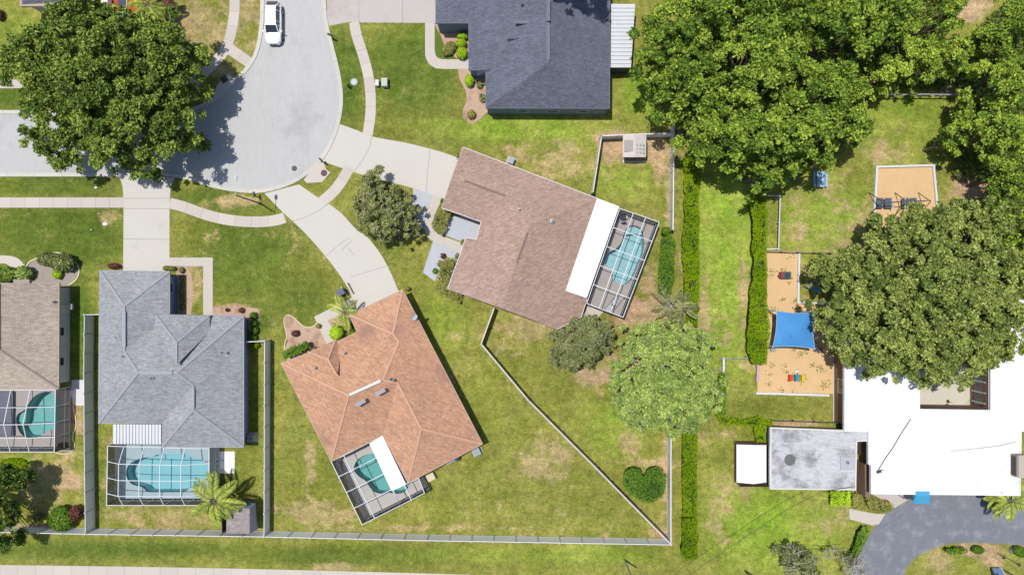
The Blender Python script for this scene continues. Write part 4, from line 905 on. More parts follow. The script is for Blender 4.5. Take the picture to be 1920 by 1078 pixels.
lowrail('white border beside the playground mulch near the round black climber', [(1499,474),(1497,567),(1572,570)], .28, WH, .2)
lowrail('white border at the lower end of the playground', [(1420,737),(1553,741)], .3, WH, .22)
lowrail('white rail enclosing a narrow strip beside the long right hedge', [(1440,367),(1463,367),(1460,467),(1438,467)], .9, WH, .10, 2.4, 'low_fence')
lowrail('thin brown rail fence above the playground mulch', [(1438,470),(1500,472),(1562,473)], 1.0, M['wood'], .12, 2.4, 'low_fence')
lowrail('pink board at the left edge of the playground beneath the hedge', [(1422,684),(1421,712)], .55, M['pink'], .3, 2.0, 'low_fence')
lowrail('pale fence rail by the gap in the trees at the upper right', [(1660,178),(1735,177),(1812,178)], 1.2, M['galv'], .12, 3.0, 'rail_fence')
lowrail('thin grey gate rail at the end of the long right hedge', [(1402,671),(1357,673)], 1.1, M['galv'], .08, 1.4, 'rail_fence')
lowrail('short white fence section beside the round crowned tree', [(1357,673),(1357,698)], 1.1, WH, .22, 1.4, 'rail_fence')
lowrail('thin dark fence rail above the grey annex', [(1452,789),(1572,793)], 1.1, M['dark'], .07, 2.4, 'rail_fence')
lowrail('white and red edging post beside the driveway of the terracotta house', [(640,538),(650,553)], .35, WH, .07, 1.0)
lowrail('dark edging board beside the driveway of the terracotta house', [(652,531),(662,550)], .3, M['dark'], .08, 1.0)
# ---------------- foliage
def quads(name, ctr, nrm, size, tint, m, parent, asp=.55):
    """many small pointed leaf faces as one mesh"""
    N = len(ctr); nrm = nrm/np.linalg.norm(nrm, axis=1, keepdims=True)
    rnd = RNG.normal(size=(N, 3)); t = np.cross(nrm, rnd); t /= np.maximum(1e-6, np.linalg.norm(t, axis=1, keepdims=True)); bt = np.cross(nrm, t)
    s = size[:, None]; v = np.empty((N, 4, 3)); v[:, 0] = ctr-t*s; v[:, 1] = ctr+bt*s*asp; v[:, 2] = ctr+t*s; v[:, 3] = ctr-bt*s*asp
    off = Vector((0, 0, 0)); p = parent
    while p is not None: off += p.location; p = p.parent
    v = v.reshape(-1, 3)-np.array(off); me = bpy.data.meshes.new(name)
    me.vertices.add(4*N); me.vertices.foreach_set('co', v.astype(np.float32).ravel()); me.loops.add(4*N); me.loops.foreach_set('vertex_index', np.arange(4*N, dtype=np.int32))
    me.polygons.add(N); me.polygons.foreach_set('loop_start', np.arange(0, 4*N, 4, dtype=np.int32)); me.update(calc_edges=True)
    a = me.attributes.new('tint', 'FLOAT', 'FACE'); a.data.foreach_set('value', np.clip(tint, 0, 1).astype(np.float32)); me.materials.append(m)
    o = bpy.data.objects.new(name, me); C.objects.link(o)
    if parent is not None: o.parent = parent
    return o
def clump_leaves(c, r, per, ls, flat=.75, low=-.25, tv=.22, tbase=.5, topb=.6):
    far = 1.12 if flat > .95 else 1.4
    per *= 2.4; ls *= .72; tv *= 1.5
    """c (n,3) clump centres, r (n,) radii"""
    n = len(c); k = np.maximum(8, (per*(r/np.mean(r))**2)).astype(int); idx = np.repeat(np.arange(n), k); N = len(idx)
    d = RNG.normal(size=(N, 3)); d /= np.linalg.norm(d, axis=1, keepdims=True); d[:, 2] = np.where(d[:, 2] < low, -d[:, 2], d[:, 2])
    rr = RNG.uniform(.1, far, N)**.5; lump = 1+.3*np.sin(d[:, 0]*5+idx)*np.cos(d[:, 1]*6+idx*1.7)
    pos = c[idx]+d*(r[idx]*rr*lump)[:, None]*np.array([1, 1, flat])
    nr = d*.35+RNG.normal(size=(N, 3))*.85+np.array([0, 0, topb*.45]); ct = RNG.normal(0, tv*.6, n)
    tint = tbase+ct[idx]+RNG.normal(0, tv, N); return pos, nr, ls*RNG.uniform(.65, 1.35, N), tint
def crown_clumps(w, rx, ry, zb, zt, sp, rot=0, irr=.12, drop=.08, seed=0, profile=2.2, ph=None):
    g = np.random.default_rng(seed+5); n = int(PI*rx*ry/(sp*sp)*1.25); out = []
    pts = []; ga = PI*(3-math.sqrt(5)); k1, k2, k3 = g.uniform(0, 6.28, 3)
    for i in range(n):
        rr = math.sqrt((i+.5)/n); th = i*ga; lim = 1+irr*(math.sin(2*th+k1)*.5+math.sin(3*th+k2)*.5+math.sin(7*th+k3)*.5)
        jx, jy = g.normal(0, sp*.28, 2)
        x, y = rr*lim*rx*math.cos(th)+jx, rr*lim*ry*math.sin(th)+jy
        if g.random() < drop: continue
        z = zb+(zt-zb)*max(0, 1-rr**profile)**.6+g.normal(0, sp*.55)
        pts.append((x, y, z, sp*g.uniform(.34, .82)*(1-.2*rr)))
    low = []
    for i in range(int(n*.35)):
        rr = math.sqrt(g.random())*.9; th = g.random()*6.28
        low.append((rr*rx*math.cos(th), rr*ry*math.sin(th), zb+(zt-zb)*max(0, 1-rr**profile)**.6-g.uniform(1.5, 3.0)*sp*.8, sp*.7))
    a = np.array((pts+low) or [(0, 0, zb, sp*.7)]); c, s = math.cos(rot), math.sin(rot); x, y = a[:, 0]*c-a[:, 1]*s, a[:, 0]*s+a[:, 1]*c
    a[:, 0], a[:, 1] = x+w.x, y+w.y; a[:, 2] = np.maximum(a[:, 2], .6); return a
def tree(label, blobs, m, ls=.26, per=110, sp=1.25, trunk=None, name='tree', group=None, bark='bark', tv=.2, tb=.5, flat=.75, twigs=0, drop=.08, irr=.12, cat='tree', tr=.3, branchy=0):
    """blobs: (px, py, rx_px, ry_px, z_base, z_top, rot) outline as seen in the photo"""
    al = []; 
    for i, (px, py, rx, ry, zb, zt, rot) in enumerate(blobs):
        zm = zb+(zt-zb)*.35; f = S*(H-zm)/H; w = W(px, py, zm)
        al.append(crown_clumps(w, max(.2, rx*f-sp*.45), max(.2, ry*f-sp*.45), zb, zt, sp, rot, irr, drop, int(px*7+py+999)))
    a = np.concatenate(al); b0 = blobs[0]; zm = b0[4]+(b0[5]-b0[4])*.35; w0 = W(b0[0], b0[1], zm); tp = W(*trunk) if trunk else Vector((w0.x, w0.y, 0))
    root = empty(name, (tp.x, tp.y, 0), label, cat, group)
    quads('crown', *clump_leaves(a[:, :3], a[:, 3], per, ls, flat, tv=tv, tbase=tb), m, root)
    b = MB(); zt = max(q[5] for q in blobs); zb = min(q[4] for q in blobs); fork = Vector((tp.x, tp.y, max(.8, zb*.6)))
    b.tube([tp, tp+Vector((.03,.02,fork.z*.5)), fork], [tr*1.3, tr, tr*.9], 9); g = np.random.default_rng(1003+int(b0[0]))
    sel = g.choice(len(a), min(len(a), 16+branchy), replace=False)
    for i in sel:
        e = Vector(a[i, :3])-Vector((0, 0, .2)); m_ = fork.lerp(e, .5)+Vector((g.normal(0,.3), g.normal(0,.3), .15*(e-fork).length)); b.tube([fork, m_, e], [tr*.6, tr*.32, tr*.1], 6, cap=False)
    b.build('trunk', M[bark], root)
    if twigs:
        b = MB()
        for i in range(twigs):
            q = a[g.integers(len(a))]; p = Vector(q[:3])+Vector((0,0,q[3]*.7)); th = g.random()*6.28; L_ = g.uniform(.6, 1.5)
            p2 = p+Vector((math.cos(th)*L_, math.sin(th)*L_, g.uniform(-.1,.25))); b.tube([p, p.lerp(p2,.5)+Vector((g.normal(0,.1), g.normal(0,.1),.1)), p2], [.035,.03,.012], 4, cap=False)
        tag(b.build('bare_twigs', M['palebark'], root), kind='stuff')
    return root
def bush(label, px, py, rx, ry, h, m, ls=.09, name='bush', group=None, rot=0, per=900, lobes=1, tv=.2, tb=.5, cat='bush', square=2.0):
    """rounded clipped or loose shrub; outline as seen in the photo"""
    zm = h*.55; f = S*(H-zm)/H; w = W(px, py, zm); rx *= f; ry *= f
    d = RNG.normal(size=(per, 3)); d /= np.linalg.norm(d, axis=1, keepdims=True); d[:, 2] = np.where(d[:, 2] < -.55, -d[:, 2], d[:, 2])
    k = (np.abs(d[:, 0])**square+np.abs(d[:, 1])**square+1e-9)**(-1/square)*np.sqrt(1-d[:, 2]**2); kk = k/np.maximum(1e-6, 1)
    lump = 1+.07*np.sin(d[:, 0]*7+px)*np.cos(d[:, 1]*8+py)
    x = d[:, 0]*rx*lump; y = d[:, 1]*ry*lump; c, s = math.cos(rot), math.sin(rot); z = h*.55+d[:, 2]*h*.5*lump
    pos = np.stack([w.x+x*c-y*s, w.y+x*s+y*c, np.maximum(.03, z)], 1)+RNG.normal(0, ls*.35, (per, 3)); pos[:, 2] = np.maximum(pos[:, 2], .02)
    n2 = np.stack([(d[:, 0]*c-d[:, 1]*s)/max(rx,.1), (d[:, 0]*s+d[:, 1]*c)/max(ry,.1), d[:, 2]/max(h*.5,.1)], 1); n2 /= np.linalg.norm(n2, axis=1, keepdims=True)
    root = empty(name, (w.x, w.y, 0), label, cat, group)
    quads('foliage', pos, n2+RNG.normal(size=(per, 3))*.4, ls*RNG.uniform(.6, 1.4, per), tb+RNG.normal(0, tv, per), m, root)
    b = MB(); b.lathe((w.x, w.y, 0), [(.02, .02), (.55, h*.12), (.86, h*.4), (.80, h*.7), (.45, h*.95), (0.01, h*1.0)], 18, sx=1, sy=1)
    b.v = [Vector((w.x+(v.x-w.x)*rx*.93*c-(v.y-w.y)*ry*.93*s, w.y+(v.x-w.x)*rx*.93*s+(v.y-w.y)*ry*.93*c, v.z*.94)) for v in b.v]; b.build('shade_core', M['core_shade'], root)
    return root
M['core_shade'] = mat('core_shade_dark', (0.015, 0.024, 0.007, 1), .95, .3, 8)  # solid core painted near-black for the shade inside hedges and bushes
def hedge(label, poly, h, m, ls=.10, dens=175, name='hedge', tv=.2, tb=.5, under=.30, bump_=.08, cat='hedge', group=None):
    """clipped hedge: poly is the top outline in the photo; the foot is slightly drawn in"""
    tp = [Vector((q.x, q.y)) for q in Wl(poly, h)]
    if h >= 1.1 and len(poly) > 6 and name == 'hedge':              # uneven trimming
        t2 = []
        for i in range(len(tp)):
            a, c = tp[i], tp[(i+1) % len(tp)]; k_ = max(1, int((c-a).length/.7))
            for j in range(k_): q = a.lerp(c, j/k_); t2.append(q+Vector((RNG.normal(0, .055)+.05*math.sin(q.y*1.1), RNG.normal(0, .055))))
        tp = t2
    n = len(tp); ar = sum(tp[i].x*tp[(i+1) % n].y-tp[(i+1) % n].x*tp[i].y for i in range(n))
    if ar < 0: tp = tp[::-1]; ar = -ar
    x0, x1 = min(p.x for p in tp), max(p.x for p in tp); y0, y1 = min(p.y for p in tp), max(p.y for p in tp)
    N = int((x1-x0)*(y1-y0)*dens); xs = RNG.uniform(x0, x1, N); ys = RNG.uniform(y0, y1, N); k = in_poly(xs, ys, [(p.x, p.y) for p in tp]); xs, ys = xs[k], ys[k]; N = len(xs)
    z = h+bump_*(np.sin(xs*2.1+ys*1.3)+np.sin(ys*2.9-xs*1.7)*.7)*.6+RNG.normal(0, .05, N)
    P_ = [np.stack([xs, ys, z], 1)]; Nn = [RNG.normal(size=(N, 3))*.45+np.array([0, 0, 1.0])]
    for i in range(n):
        a, c = tp[i], tp[(i+1) % n]; e = c-a; L_ = e.length
        if L_ < .02: continue
        e = e/L_; o = Vector((e.y, -e.x)); q = int(L_*h*dens*.28); t = RNG.random(q)*L_; zz = RNG.random(q)**.8*(h-.1); ins = .20+under*.6*(1-zz/h)**1.0
        wob = .05*np.sin(t*3.1+i)+RNG.normal(0, .03, q)
        P_.append(np.stack([a.x+e.x*t+o.x*(wob-ins), a.y+e.y*t+o.y*(wob-ins), zz], 1)); Nn.append(RNG.normal(size=(q, 3))*.45+np.array([o.x, o.y, .1]))
    P_ = np.concatenate(P_); Nn = np.concatenate(Nn); N = len(P_); ctr = (sum(p.x for p in tp)/n, sum(p.y for p in tp)/n, 0)
    tint = tb+RNG.normal(0, tv, N)+.12*np.sin(P_[:, 0]*1.3+P_[:, 1]*.7)+.08*np.sin(P_[:, 1]*2.3)
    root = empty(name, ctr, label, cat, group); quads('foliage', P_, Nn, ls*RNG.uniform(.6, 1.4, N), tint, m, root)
    i1 = offset_poly([(p.x, p.y) for p in tp], .30); b = MB(); b.prism(i1, 0, h-.07); b.build('shade_core', M['core_shade'], root)
    return root
def palm(label, px, py, h, nf, L_, m, seed=1, name='palm_tree', droop=.5, group=None, tr=.14, tv=.25, wid=.4, cat='palm', lw=.045):
    """(px, py) is the heart of the palm as seen in the photo"""
    g = np.random.default_rng(seed); w = W(px, py, h); root = empty(name, (w.x, w.y, 0), label, cat, group); P_, N_, T_, D_ = [], [], [], []; rb = MB()
    V4 = []
    for f in range(nf):
        th = 2*PI*f/nf+g.normal(0, .25); up = g.uniform(.15, .9); L2 = L_*g.uniform(.75, 1.1); d = Vector((math.cos(th), math.sin(th), 0)); pts = []
        for k in range(9):
            t = k/8; pts.append(w+d*(L2*t*math.cos(up*.6*(1-t)))+Vector((0,0,L2*(up*.55*t-droop*t*t))))
        rb.tube(pts, [.035*(1-.8*i/8) for i in range(9)], 4, cap=False); sd = Vector((-d.y, d.x, 0)); tn = g.normal(.5, tv*.5)
        for k in range(40):
            t = .12+.88*k/39; i = min(7, int(t*8)); p = pts[i].lerp(pts[i+1], t*8-i); l = L2*wid*math.sin(PI*min(1, (.12+t*.86)))**.7
            for s_ in (-1, 1):
                q = p+(sd*s_*.8+d*.55).normalized()*l+Vector((0,0,-l*g.uniform(.15,.5))); md = p.lerp(q, .5)+Vector((0,0,l*.06)); V4.append((p-d*lw*.6, md-d*lw, q, md+d*lw, tn+g.normal(0, tv)))
    me = bpy.data.meshes.new('fronds'); o0 = root.location
    me.from_pydata([tuple(v-o0) for q in V4 for v in q[:4]], [], [[4*i, 4*i+1, 4*i+2, 4*i+3] for i in range(len(V4))]); a = me.attributes.new('tint', 'FLOAT', 'FACE'); a.data.foreach_set('value', [max(0, min(1, q[4])) for q in V4]); me.materials.append(m)
    o = bpy.data.objects.new('fronds', me); C.objects.link(o); o.parent = root; rb.build('frond_ribs', M['bark'] if tv < .3 else M['palebark'], root)
    b = MB(); b.tube([(w.x, w.y, 0), (w.x+.05, w.y, h*.5), (w.x, w.y, h)], [tr*1.4, tr, tr*.9], 9); b.build('trunk', M['palebark'], root); return root
# trees
tree('huge spreading oak overhanging the road at the upper left', [(200,170,90,80,6,11.5,0),(165,165,135,115,4,10,0),(240,130,130,110,4,11,0),(80,115,75,70,3.5,8,0),(300,75,60,45,4,8,0),(190,60,110,60,4,9.5,0),(245,235,130,80,4,10.5,0),(330,140,75,70,4,8.5,0),(35,135,40,45,3,7,0),
  (150,285,75,32,3,5.5,.25),(65,260,42,26,3,5,-.5),(270,320,40,22,3,5,0),(335,240,50,50,3.5,7,0),(210,305,30,30,3,5.5,0)], M['oak'], ls=.23, per=105, sp=1.1, trunk=(268,205,0), name='oak_tree', tr=.45, drop=.10, tb=.52, irr=.16)
tree('dense bushy tree beside the gravel bed in front of the brown roofed house', [(722,395,60,62,1.5,5.5,0),(705,345,26,32,1.5,5.5,0),(755,425,42,34,1.2,4.0,0),(688,372,26,30,1.2,4,0)], M['holly'], ls=.15, per=120, sp=.72, trunk=(738,405,0), tr=.18, tb=.66, twigs=40)
tree('low grey green round topped tree at the lower corner of the brown roofed house', [(1088,642,66,48,1.2,4.6,.15),(1110,622,44,36,1.5,4.8,0),(1055,660,36,34,1.2,4.0,0)], M['scrub'], ls=.13, per=170, sp=.8, trunk=(1085,630,0), tr=.2, tb=.5, drop=.01, irr=.08, tv=.16, twigs=70)
tree('fresh green round crowned tree below the narrow pool, largest in the back gardens', [(1242,706,108,104,3,9.5,0),(1215,640,46,40,3,8,0),(1290,650,52,45,3,8,0),(1310,740,45,60,3,7.5,0),(1195,760,50,50,3,7.5,0),(1265,790,55,30,3,6,0)], M['magnolia'], ls=.17, per=95, sp=.82, trunk=(1222,695,0), tr=.3, tb=.52, drop=.07, irr=.05, flat=1.0, twigs=110, tv=.17)
tree('tree above the top edge shading the slate roof', [(1070,-88,60,36,11,16,0),(1035,-86,26,20,11,15,0)], M['wood_leaf'], ls=.25, per=90, sp=1.2, name='woodland_tree', trunk=(1110,-125,0), drop=.12)
TR = [(1290,60,112,85,6,13,'stout dark green tree, its crown against the white lean-to'), (1262,160,84,82,5,11,'tree just below the lean-to with its crown over the top of the white fence'), (1405,130,95,90,7,14,'tall woodland tree in the middle of the dense group'), (1372,255,92,72,6,12,'woodland tree above the head of the long left hedge'),
 (1485,255,95,75,6,13,'woodland tree above the open strip between the two hedges'), (1430,325,66,45,4,8,'low crowned tree at the lower edge of the dense group above the right hedge'), (1460,35,95,62,7,13,'woodland tree cut off by the top edge, second from the lean-to'), (1380,20,60,50,6,12,'small crowned woodland tree at the top edge between two larger ones'),
 (1575,60,95,80,6,13,'broad woodland tree at the top edge left of the yellowish saplings'), (1545,170,78,75,6,12,'woodland tree whose crown reaches toward the blue picnic table'), (1640,35,62,60,5,11,'woodland tree at the top edge beside the brown clearing'), (1590,240,42,52,4,9,'smaller woodland tree at the edge of the bright lawn'), (1318,220,50,60,5,10,'woodland tree beside the upper yard fence'), (1520,320,32,24,3,6,'low limb crowned tree directly left of the blue picnic table')]
for (x, y, rx, ry, zb, zt, lb) in TR: tree(lb, [(x, y, rx, ry, zb, zt, (x % 7)*.3)], M['wood_leaf'], ls=.25, per=100, sp=1.2, name='woodland_tree', group='trees of the dense wood', tr=.25, tb=.44, drop=.15, irr=.16)
TR2 = [(1772,30,26,30,4,8,'narrow dark crown directly beside the brown clearing at the top edge',.4), (1868,95,45,34,4,9,'dark crown just below the brown clearing at the upper right',.42), (1750,45,40,34,4,8,'green crown left of the brown clearing at the top edge',.5), (1640,150,52,34,2,5,'bright yellow green thicket tree above the pale rail',.72), (1705,110,44,60,3,7,'lime green young tree in the middle of the upper right thicket',.7), (1690,25,30,30,3,7,'small tree by the top edge left of the brown clearing',.6), (1765,120,38,40,3,7,'olive sapling to the right of the lime green young tree',.6),
 (1820,85,52,30,4,8,'slanting olive crown above the dark gap at the upper right',.58), (1790,155,24,22,2,4.5,'small bright sapling beside the pale rail',.7), (1890,50,45,60,6,12,'dark tree in the upper right corner',.5), (1880,160,58,60,5,10,'leafy tree on the right edge, second below the upper right corner',.52), (1820,190,45,30,3,7,'leafy tree just right of the end of the pale rail',.5),
 (1850,255,72,60,4,9.5,'bright leaved tree right of the upper lawn',.62), (1775,268,32,26,3,6,'low dark tree at the right edge of the upper lawn',.3), (1900,330,40,50,5,9,'dark tree on the right edge above the big spreading tree',.35), (1870,370,36,30,4,8,'dark tree between the right edge and the big spreading tree',.4), (1900,430,45,50,5,9,'leafy tree on the right edge half hidden by the big spreading tree',.55)]
for (x, y, rx, ry, zb, zt, lb, tb) in TR2: tree(lb, [(x, y, rx, ry, zb, zt, (x % 5)*.3)], M['wood_leaf'], ls=.22, per=90, sp=1.05, name='thicket_tree', group='trees of the upper right thicket', tr=.16, tb=tb, drop=.14, irr=.22)
tree('very large olive green spreading tree over the playground and white building', [(1690,560,70,65,6,11.5,0),(1740,560,60,60,7,12.5,0),(1735,550,185,165,5,12.5,0),(1600,560,85,75,4.5,9,0),(1790,420,95,60,5,10.5,0),(1700,440,75,55,4.5,9,0),(1860,560,90,120,6,11,0),(1760,680,110,52,5,8.5,0),(1650,640,80,70,4.5,9.5,0),(1575,510,48,50,4.5,7.5,0),(1885,655,50,22,6,8,0)], M['olive_leaf'], ls=.21, per=95, sp=1.0, trunk=(1690,560,0), name='oak_tree', tr=.5, tb=.5, drop=.09, irr=.13)
tree('dark tree cut off by the left edge above the long fence', [(-5,930,48,62,3,7,0),(15,900,36,30,3,6,0),(8,1000,34,36,3,6,0),(50,893,18,12,3,5,0)], M['oak'], ls=.18, per=100, sp=.9, trunk=(-8,915,0), tr=.2, tb=.2, irr=.2)
tree('sparse grey green tree with dark spikes at the lower edge by the open lawn', [(1490,1048,40,26,1.5,4.0,.3),(1470,1030,24,18,1.5,3.5,0),(1520,1078,30,16,1.5,3.6,0),(1540,1040,10,22,1.5,3.5,0)], M['scrub'], ls=.13, per=90, sp=.75, trunk=(1490,1030,0), tr=.12, tb=.6, drop=.2, irr=.25, twigs=60)
tree('thin half bare tree at the edge of the asphalt drive', [(1590,1058,32,18,1.5,4.2,.3),(1570,1035,16,18,1.5,3.5,0)], M['scrub'], ls=.09, per=22, sp=.7, trunk=(1580,1040,0), tr=.08, tb=.5, drop=.3, twigs=90, branchy=14, bark='palebark')
palm('feathery yellow green palm beside the mauve brown shed', 400, 940, 3.6, 13, 3.0, M['palm'], 4, wid=.26)
palm('small yellow palm leaning over the rear fence side of the shed palm', 408, 962, 2.0, 9, 1.7, M['palm'], 9, wid=.3)
palm('grey leaved palm on the front path of the terracotta house', 646, 585, 2.6, 8, 2.0, M['palm'], 12, wid=.25, lw=.03)
palm('dark feathery palm between the olive hedge and the round crowned tree', 1258, 574, 3.0, 8, 2.8, M['holly'], 21, wid=.16, lw=.03, tv=.35)
palm('second dark feathery palm close above the round crowned tree', 1284, 580, 3.0, 8, 2.3, M['holly'], 25, wid=.24)
palm('bushy palm on the red mulch at the top left', 277, 8, 2.6, 14, 2.2, M['palm'], 31, wid=.3)
palm('dark palm at the right end of the red mulch', 297, 10, 2.2, 11, 1.8, M['maroon'], 33, wid=.3)
palm('green palm at the right edge below the white building', 1893, 938, 3.0, 12, 2.6, M['palm'], 36, wid=.3)
palm('small palm at the right end of the white building wall', 1868, 930, 2.0, 9, 1.5, M['palm'], 37, wid=.3)
# hedges
hedge('long bright green hedge on the left of the open strip', [(1283,296),(1298,292),(1311,320),(1311,450),(1311,572),(1284,575),(1280,500),(1279,440),(1283,400),(1282,340)], 1.5, M['hedge'])
hedge('short bright green hedge block just below the dark feathery palms', [(1286,577),(1309,578),(1308,612),(1287,610)], 1.4, M['hedge'])
hedge('bright green hedge below the round crowned tree, long upper piece', [(1280,800),(1308,798),(1307,860),(1307,969),(1281,968),(1279,900)], 1.6, M['hedge'], tb=.42)
hedge('lowest and darkest block of the left hedge line', [(1279,972),(1307,971),(1309,1010),(1308,1046),(1292,1050),(1278,1046),(1277,1010)], 1.55, M['hedge'], tb=.3)
hedge('long curved bright green hedge along the playground', [(1408,362),(1438,372),(1438,450),(1438,540),(1443,620),(1440,676),(1428,683),(1410,680),(1401,655),(1401,610),(1408,560),(1412,500),(1412,430)], 1.6, M['hedge'], tb=.55)
hedge('olive brown hedge between the screened pool and the left hedge', [(1240,445),(1262,438),(1266,450),(1264,520),(1258,556),(1240,559),(1233,545),(1235,480)], 1.3, M['hedge_dark'], tb=.5)
hedge('thin irregular hedge running from the round crowned tree toward the annex', [(1345,776),(1365,782),(1395,786),(1422,780),(1450,789),(1448,797),(1420,799),(1380,797),(1348,796)], 1.1, M['hedge'], tb=.6, bump_=.15)
hedge('short upright hedge above the small white shed', [(1414,797),(1437,797),(1436,812),(1436,829),(1419,829),(1414,812)], 1.2, M['hedge'], tb=.75)
hedge('dark narrow hedge at the right side of the round crowned tree', [(1349,700),(1361,696),(1362,730),(1361,778),(1346,775)], 1.2, M['hedge_dark'], tb=.55)
hedge('brown leaved hedge beside the courtyard gravel of the brown roofed house', [(824,390),(846,397),(838,425),(829,442),(816,435),(808,425),(815,403)], 1.0, M['hedge_brown'], tb=.25)
hedge('low green and brown hedge along the front wall of the brown roofed house', [(835,482),(854,486),(845,515),(838,540),(866,552),(862,570),(838,560),(812,540),(822,508)], .9, M['hedge_brown'], tb=.45)
hedge('dark clipped hedge at the front left corner of the terracotta house', [(528,661),(545,650),(575,639),(582,650),(562,662),(535,673)], 1.2, M['hedge_dark'], tb=.42)
hedge('small bright clipped hedge below the grey annex wall', [(1557,921),(1575,921),(1595,922),(1595,949),(1558,949)], 1.0, M['lime'], tb=.3)
hedge('green hedge strip behind the lime bush by the entry of the terracotta house', [(652,600),(660,604),(670,628),(655,634),(649,626),(656,618)], .8, M['hedge'], tb=.5)
hedge('curved dark green hedge in front of the white building', cr([(1622,930),(1632,929),(1648,935),(1662,939),(1676,946),(1672,956),(1655,963),(1640,958),(1628,948)],3,True), .9, M['hedge_brown'], tb=.42)
hedge('slanting clipped hedge on the left bank of the asphalt drive', [(1618,985),(1630,988),(1632,996),(1622,1020),(1608,1046),(1597,1040),(1602,1020),(1610,1000)], 1.1, M['hedge_dark'], tb=.62)
hedge('rectangular dark clipped hedge on the lawn inside the drive bend', [(1773,1028),(1790,1027),(1812,1026),(1816,1032),(1812,1038),(1776,1039)], .9, M['hedge_dark'], tb=.45)
heart = cr([(1207,895),(1213,882),(1226,875),(1239,879),(1247,892),(1248,910),(1243,927),(1230,938),(1216,943),(1200,939),(1182,926),(1170,914),(1167,898),(1172,885),(1184,876),(1200,881)],3,True)
hedge('heart shaped clipped bush in the corner of the back garden fences', heart, 1.5, M['hedge_dark'], tb=.42, name='heart_bush', cat='bush', under=.3)
# bushes
GB = 'clipped bushes on the mulch beside the slate roofed house'
bush('upper of the three clipped bushes in the corner bed of the slate roofed house', 867,69,10,5.5,.9, M['lime'], group=GB, per=700, tb=.15)
bush('middle one of the three clipped bushes in the corner bed of the slate roofed house', 865,82,9,8,.9, M['lime'], group=GB, per=700, tb=.1)
bush('roundest and brightest clipped bush in the corner bed of the slate roofed house', 866,100,10,10.5,1.0, M['lime'], group=GB, per=900, tb=.2)
bush('loose olive shrub left of the three clipped bushes', 842,92,15,10,.8, M['hedge_brown'], rot=.7, per=900, tb=.35)
bush('yellow green bush at the corner by the front path end of the slate roofed house', 880,152,8,10.5,1.0, M['lime'], per=800, tb=.3)
bush('small round bush at the bottom tip of the pink bed', 884,215,7,7.5,.7, M['hedge_brown'], per=600, tb=.5)
bush('big lime green ball bush by the entry of the terracotta house', 631,624,12.5,13,1.7, M['lime'], per=2200, tb=.5, ls=.08, tv=.1)
bush('small grass tuft at the edge of the front path of the terracotta house', 597,611,4,4,.5, M['hedge_brown'], per=250)
bush('round bush right of the bright clipped hedge below the annex', 1605,938,9,14,1.0, M['hedge_brown'], per=900, tb=.65)
bush('small dark oval bush inside the drive bend', 1833,1030,10,7,.9, M['hedge_dark'], per=700, tb=.4)
bush('dark clipped bush at the right edge inside the drive bend', 1914,1034,16,9,1.0, M['hedge_dark'], per=1100, tb=.5, rot=-.3)
bush('bright round bush above the lower left corner fence', 115,972,22,23,1.6, M['hedge_dark'], per=1700, tb=.5, ls=.13, tv=.3)
bush('dark maroon bush beside the bright round bush at the lower left', 141,962,12,14,1.2, M['maroon'], per=500, ls=.13)
bush('small dark shrub left of the bright round bush near the lower left fence', 68,968,7,7,.6, M['holly'], per=200, ls=.09)
bush('dark leafy shrub filling the gravel bed of the tan house', 118,492,22,16,1.6, M['holly'], per=1500, ls=.15, tb=.3, tv=.3)
bush('dark tangled shrub at the top of the gravel bed of the tan house', 90,486,18,12,1.3, M['scrub'], per=900, ls=.14, tb=.25, tv=.3)
bush('yellowish shrub in the gravel bed of the tan house', 108,514,8,9,.7, M['lime'], per=350, ls=.11, tb=.15)
bush('silvery green shrub between path and gravel bed of the tan house', 45,512,15,12,1.2, M['magnolia'], per=900, ls=.17, tb=.3, tv=.3)
bush('dark shrub in front of the tan house at the left edge', 12,515,20,14,1.3, M['oak'], per=1100, ls=.16, tb=.3, tv=.35)
bush('bright weedy patch against the left edge below the pool', 26,868,24,9,.35, M['hedge'], per=1100, ls=.10, tb=.6)
bush('dark red leaved plant on the front bed of the terracotta house', 554,625,6.5,5.5,.6, M['maroon'], per=260, ls=.10)
bush('brown red plant at the top left corner of the grey roofed house', 214,499,11,5,.7, M['maroon'], per=380, ls=.10)
bush('red brown shrubs at the left edge near the top', -2,28,8,10,.8, M['maroon'], per=300, ls=.1)
bush('leafy shrub at the end of the white yard fence', 1249,434,9,8,1.2, M['hedge_dark'], per=450, ls=.11)
bush('small dark bush at the garage corner of the terracotta house', 764,541,5,4,.7, M['hedge_brown'], per=250)
bush('red flowers in front of the curved hedge', 1660,941,7,4,.4, leafmat('red_flowers', (.2,.03,.02), (.35,.06,.04), (.5,.2,.1)), per=160, ls=.09, name='flower_patch', cat='flowers')
for i, (x, y) in enumerate(((341,507),(341,521),(342,534),(341,548),(342,561),(342,575))):
    bush(('topmost','second','third','fourth','fifth','lowest')[i]+' small dark bush in the row along the front bed of the grey roofed house', x, y, 4, 5, .5, M['holly'], per=220, group='row of small bushes along the grey roofed house', tb=.3, name='small_bush')
for i, (x, y, lb) in enumerate(((323,503,'olive bush where the front path of the grey roofed house meets the drive'),(312,503,'brown bush at the foot of the garage of the grey roofed house'))):
    bush(lb, x, y, 6, 4, .6, M['hedge_brown'], per=260, tb=.3)
for i, (x, y) in enumerate(((475,592),(476,606),(477,620),(475,634))):
    bush(('topmost','second','third','lowest')[i]+' dark leafy bush in the row on the right wall of the grey roofed house', x, y, 6, 7, .8, M['hedge_dark'], per=350, group='bushes on the right wall of the grey roofed house', tb=.5)
bush('brightest leafy bush by the fence end right of the grey roofed house', 478,648,8,5,.6, M['hedge'], per=350)
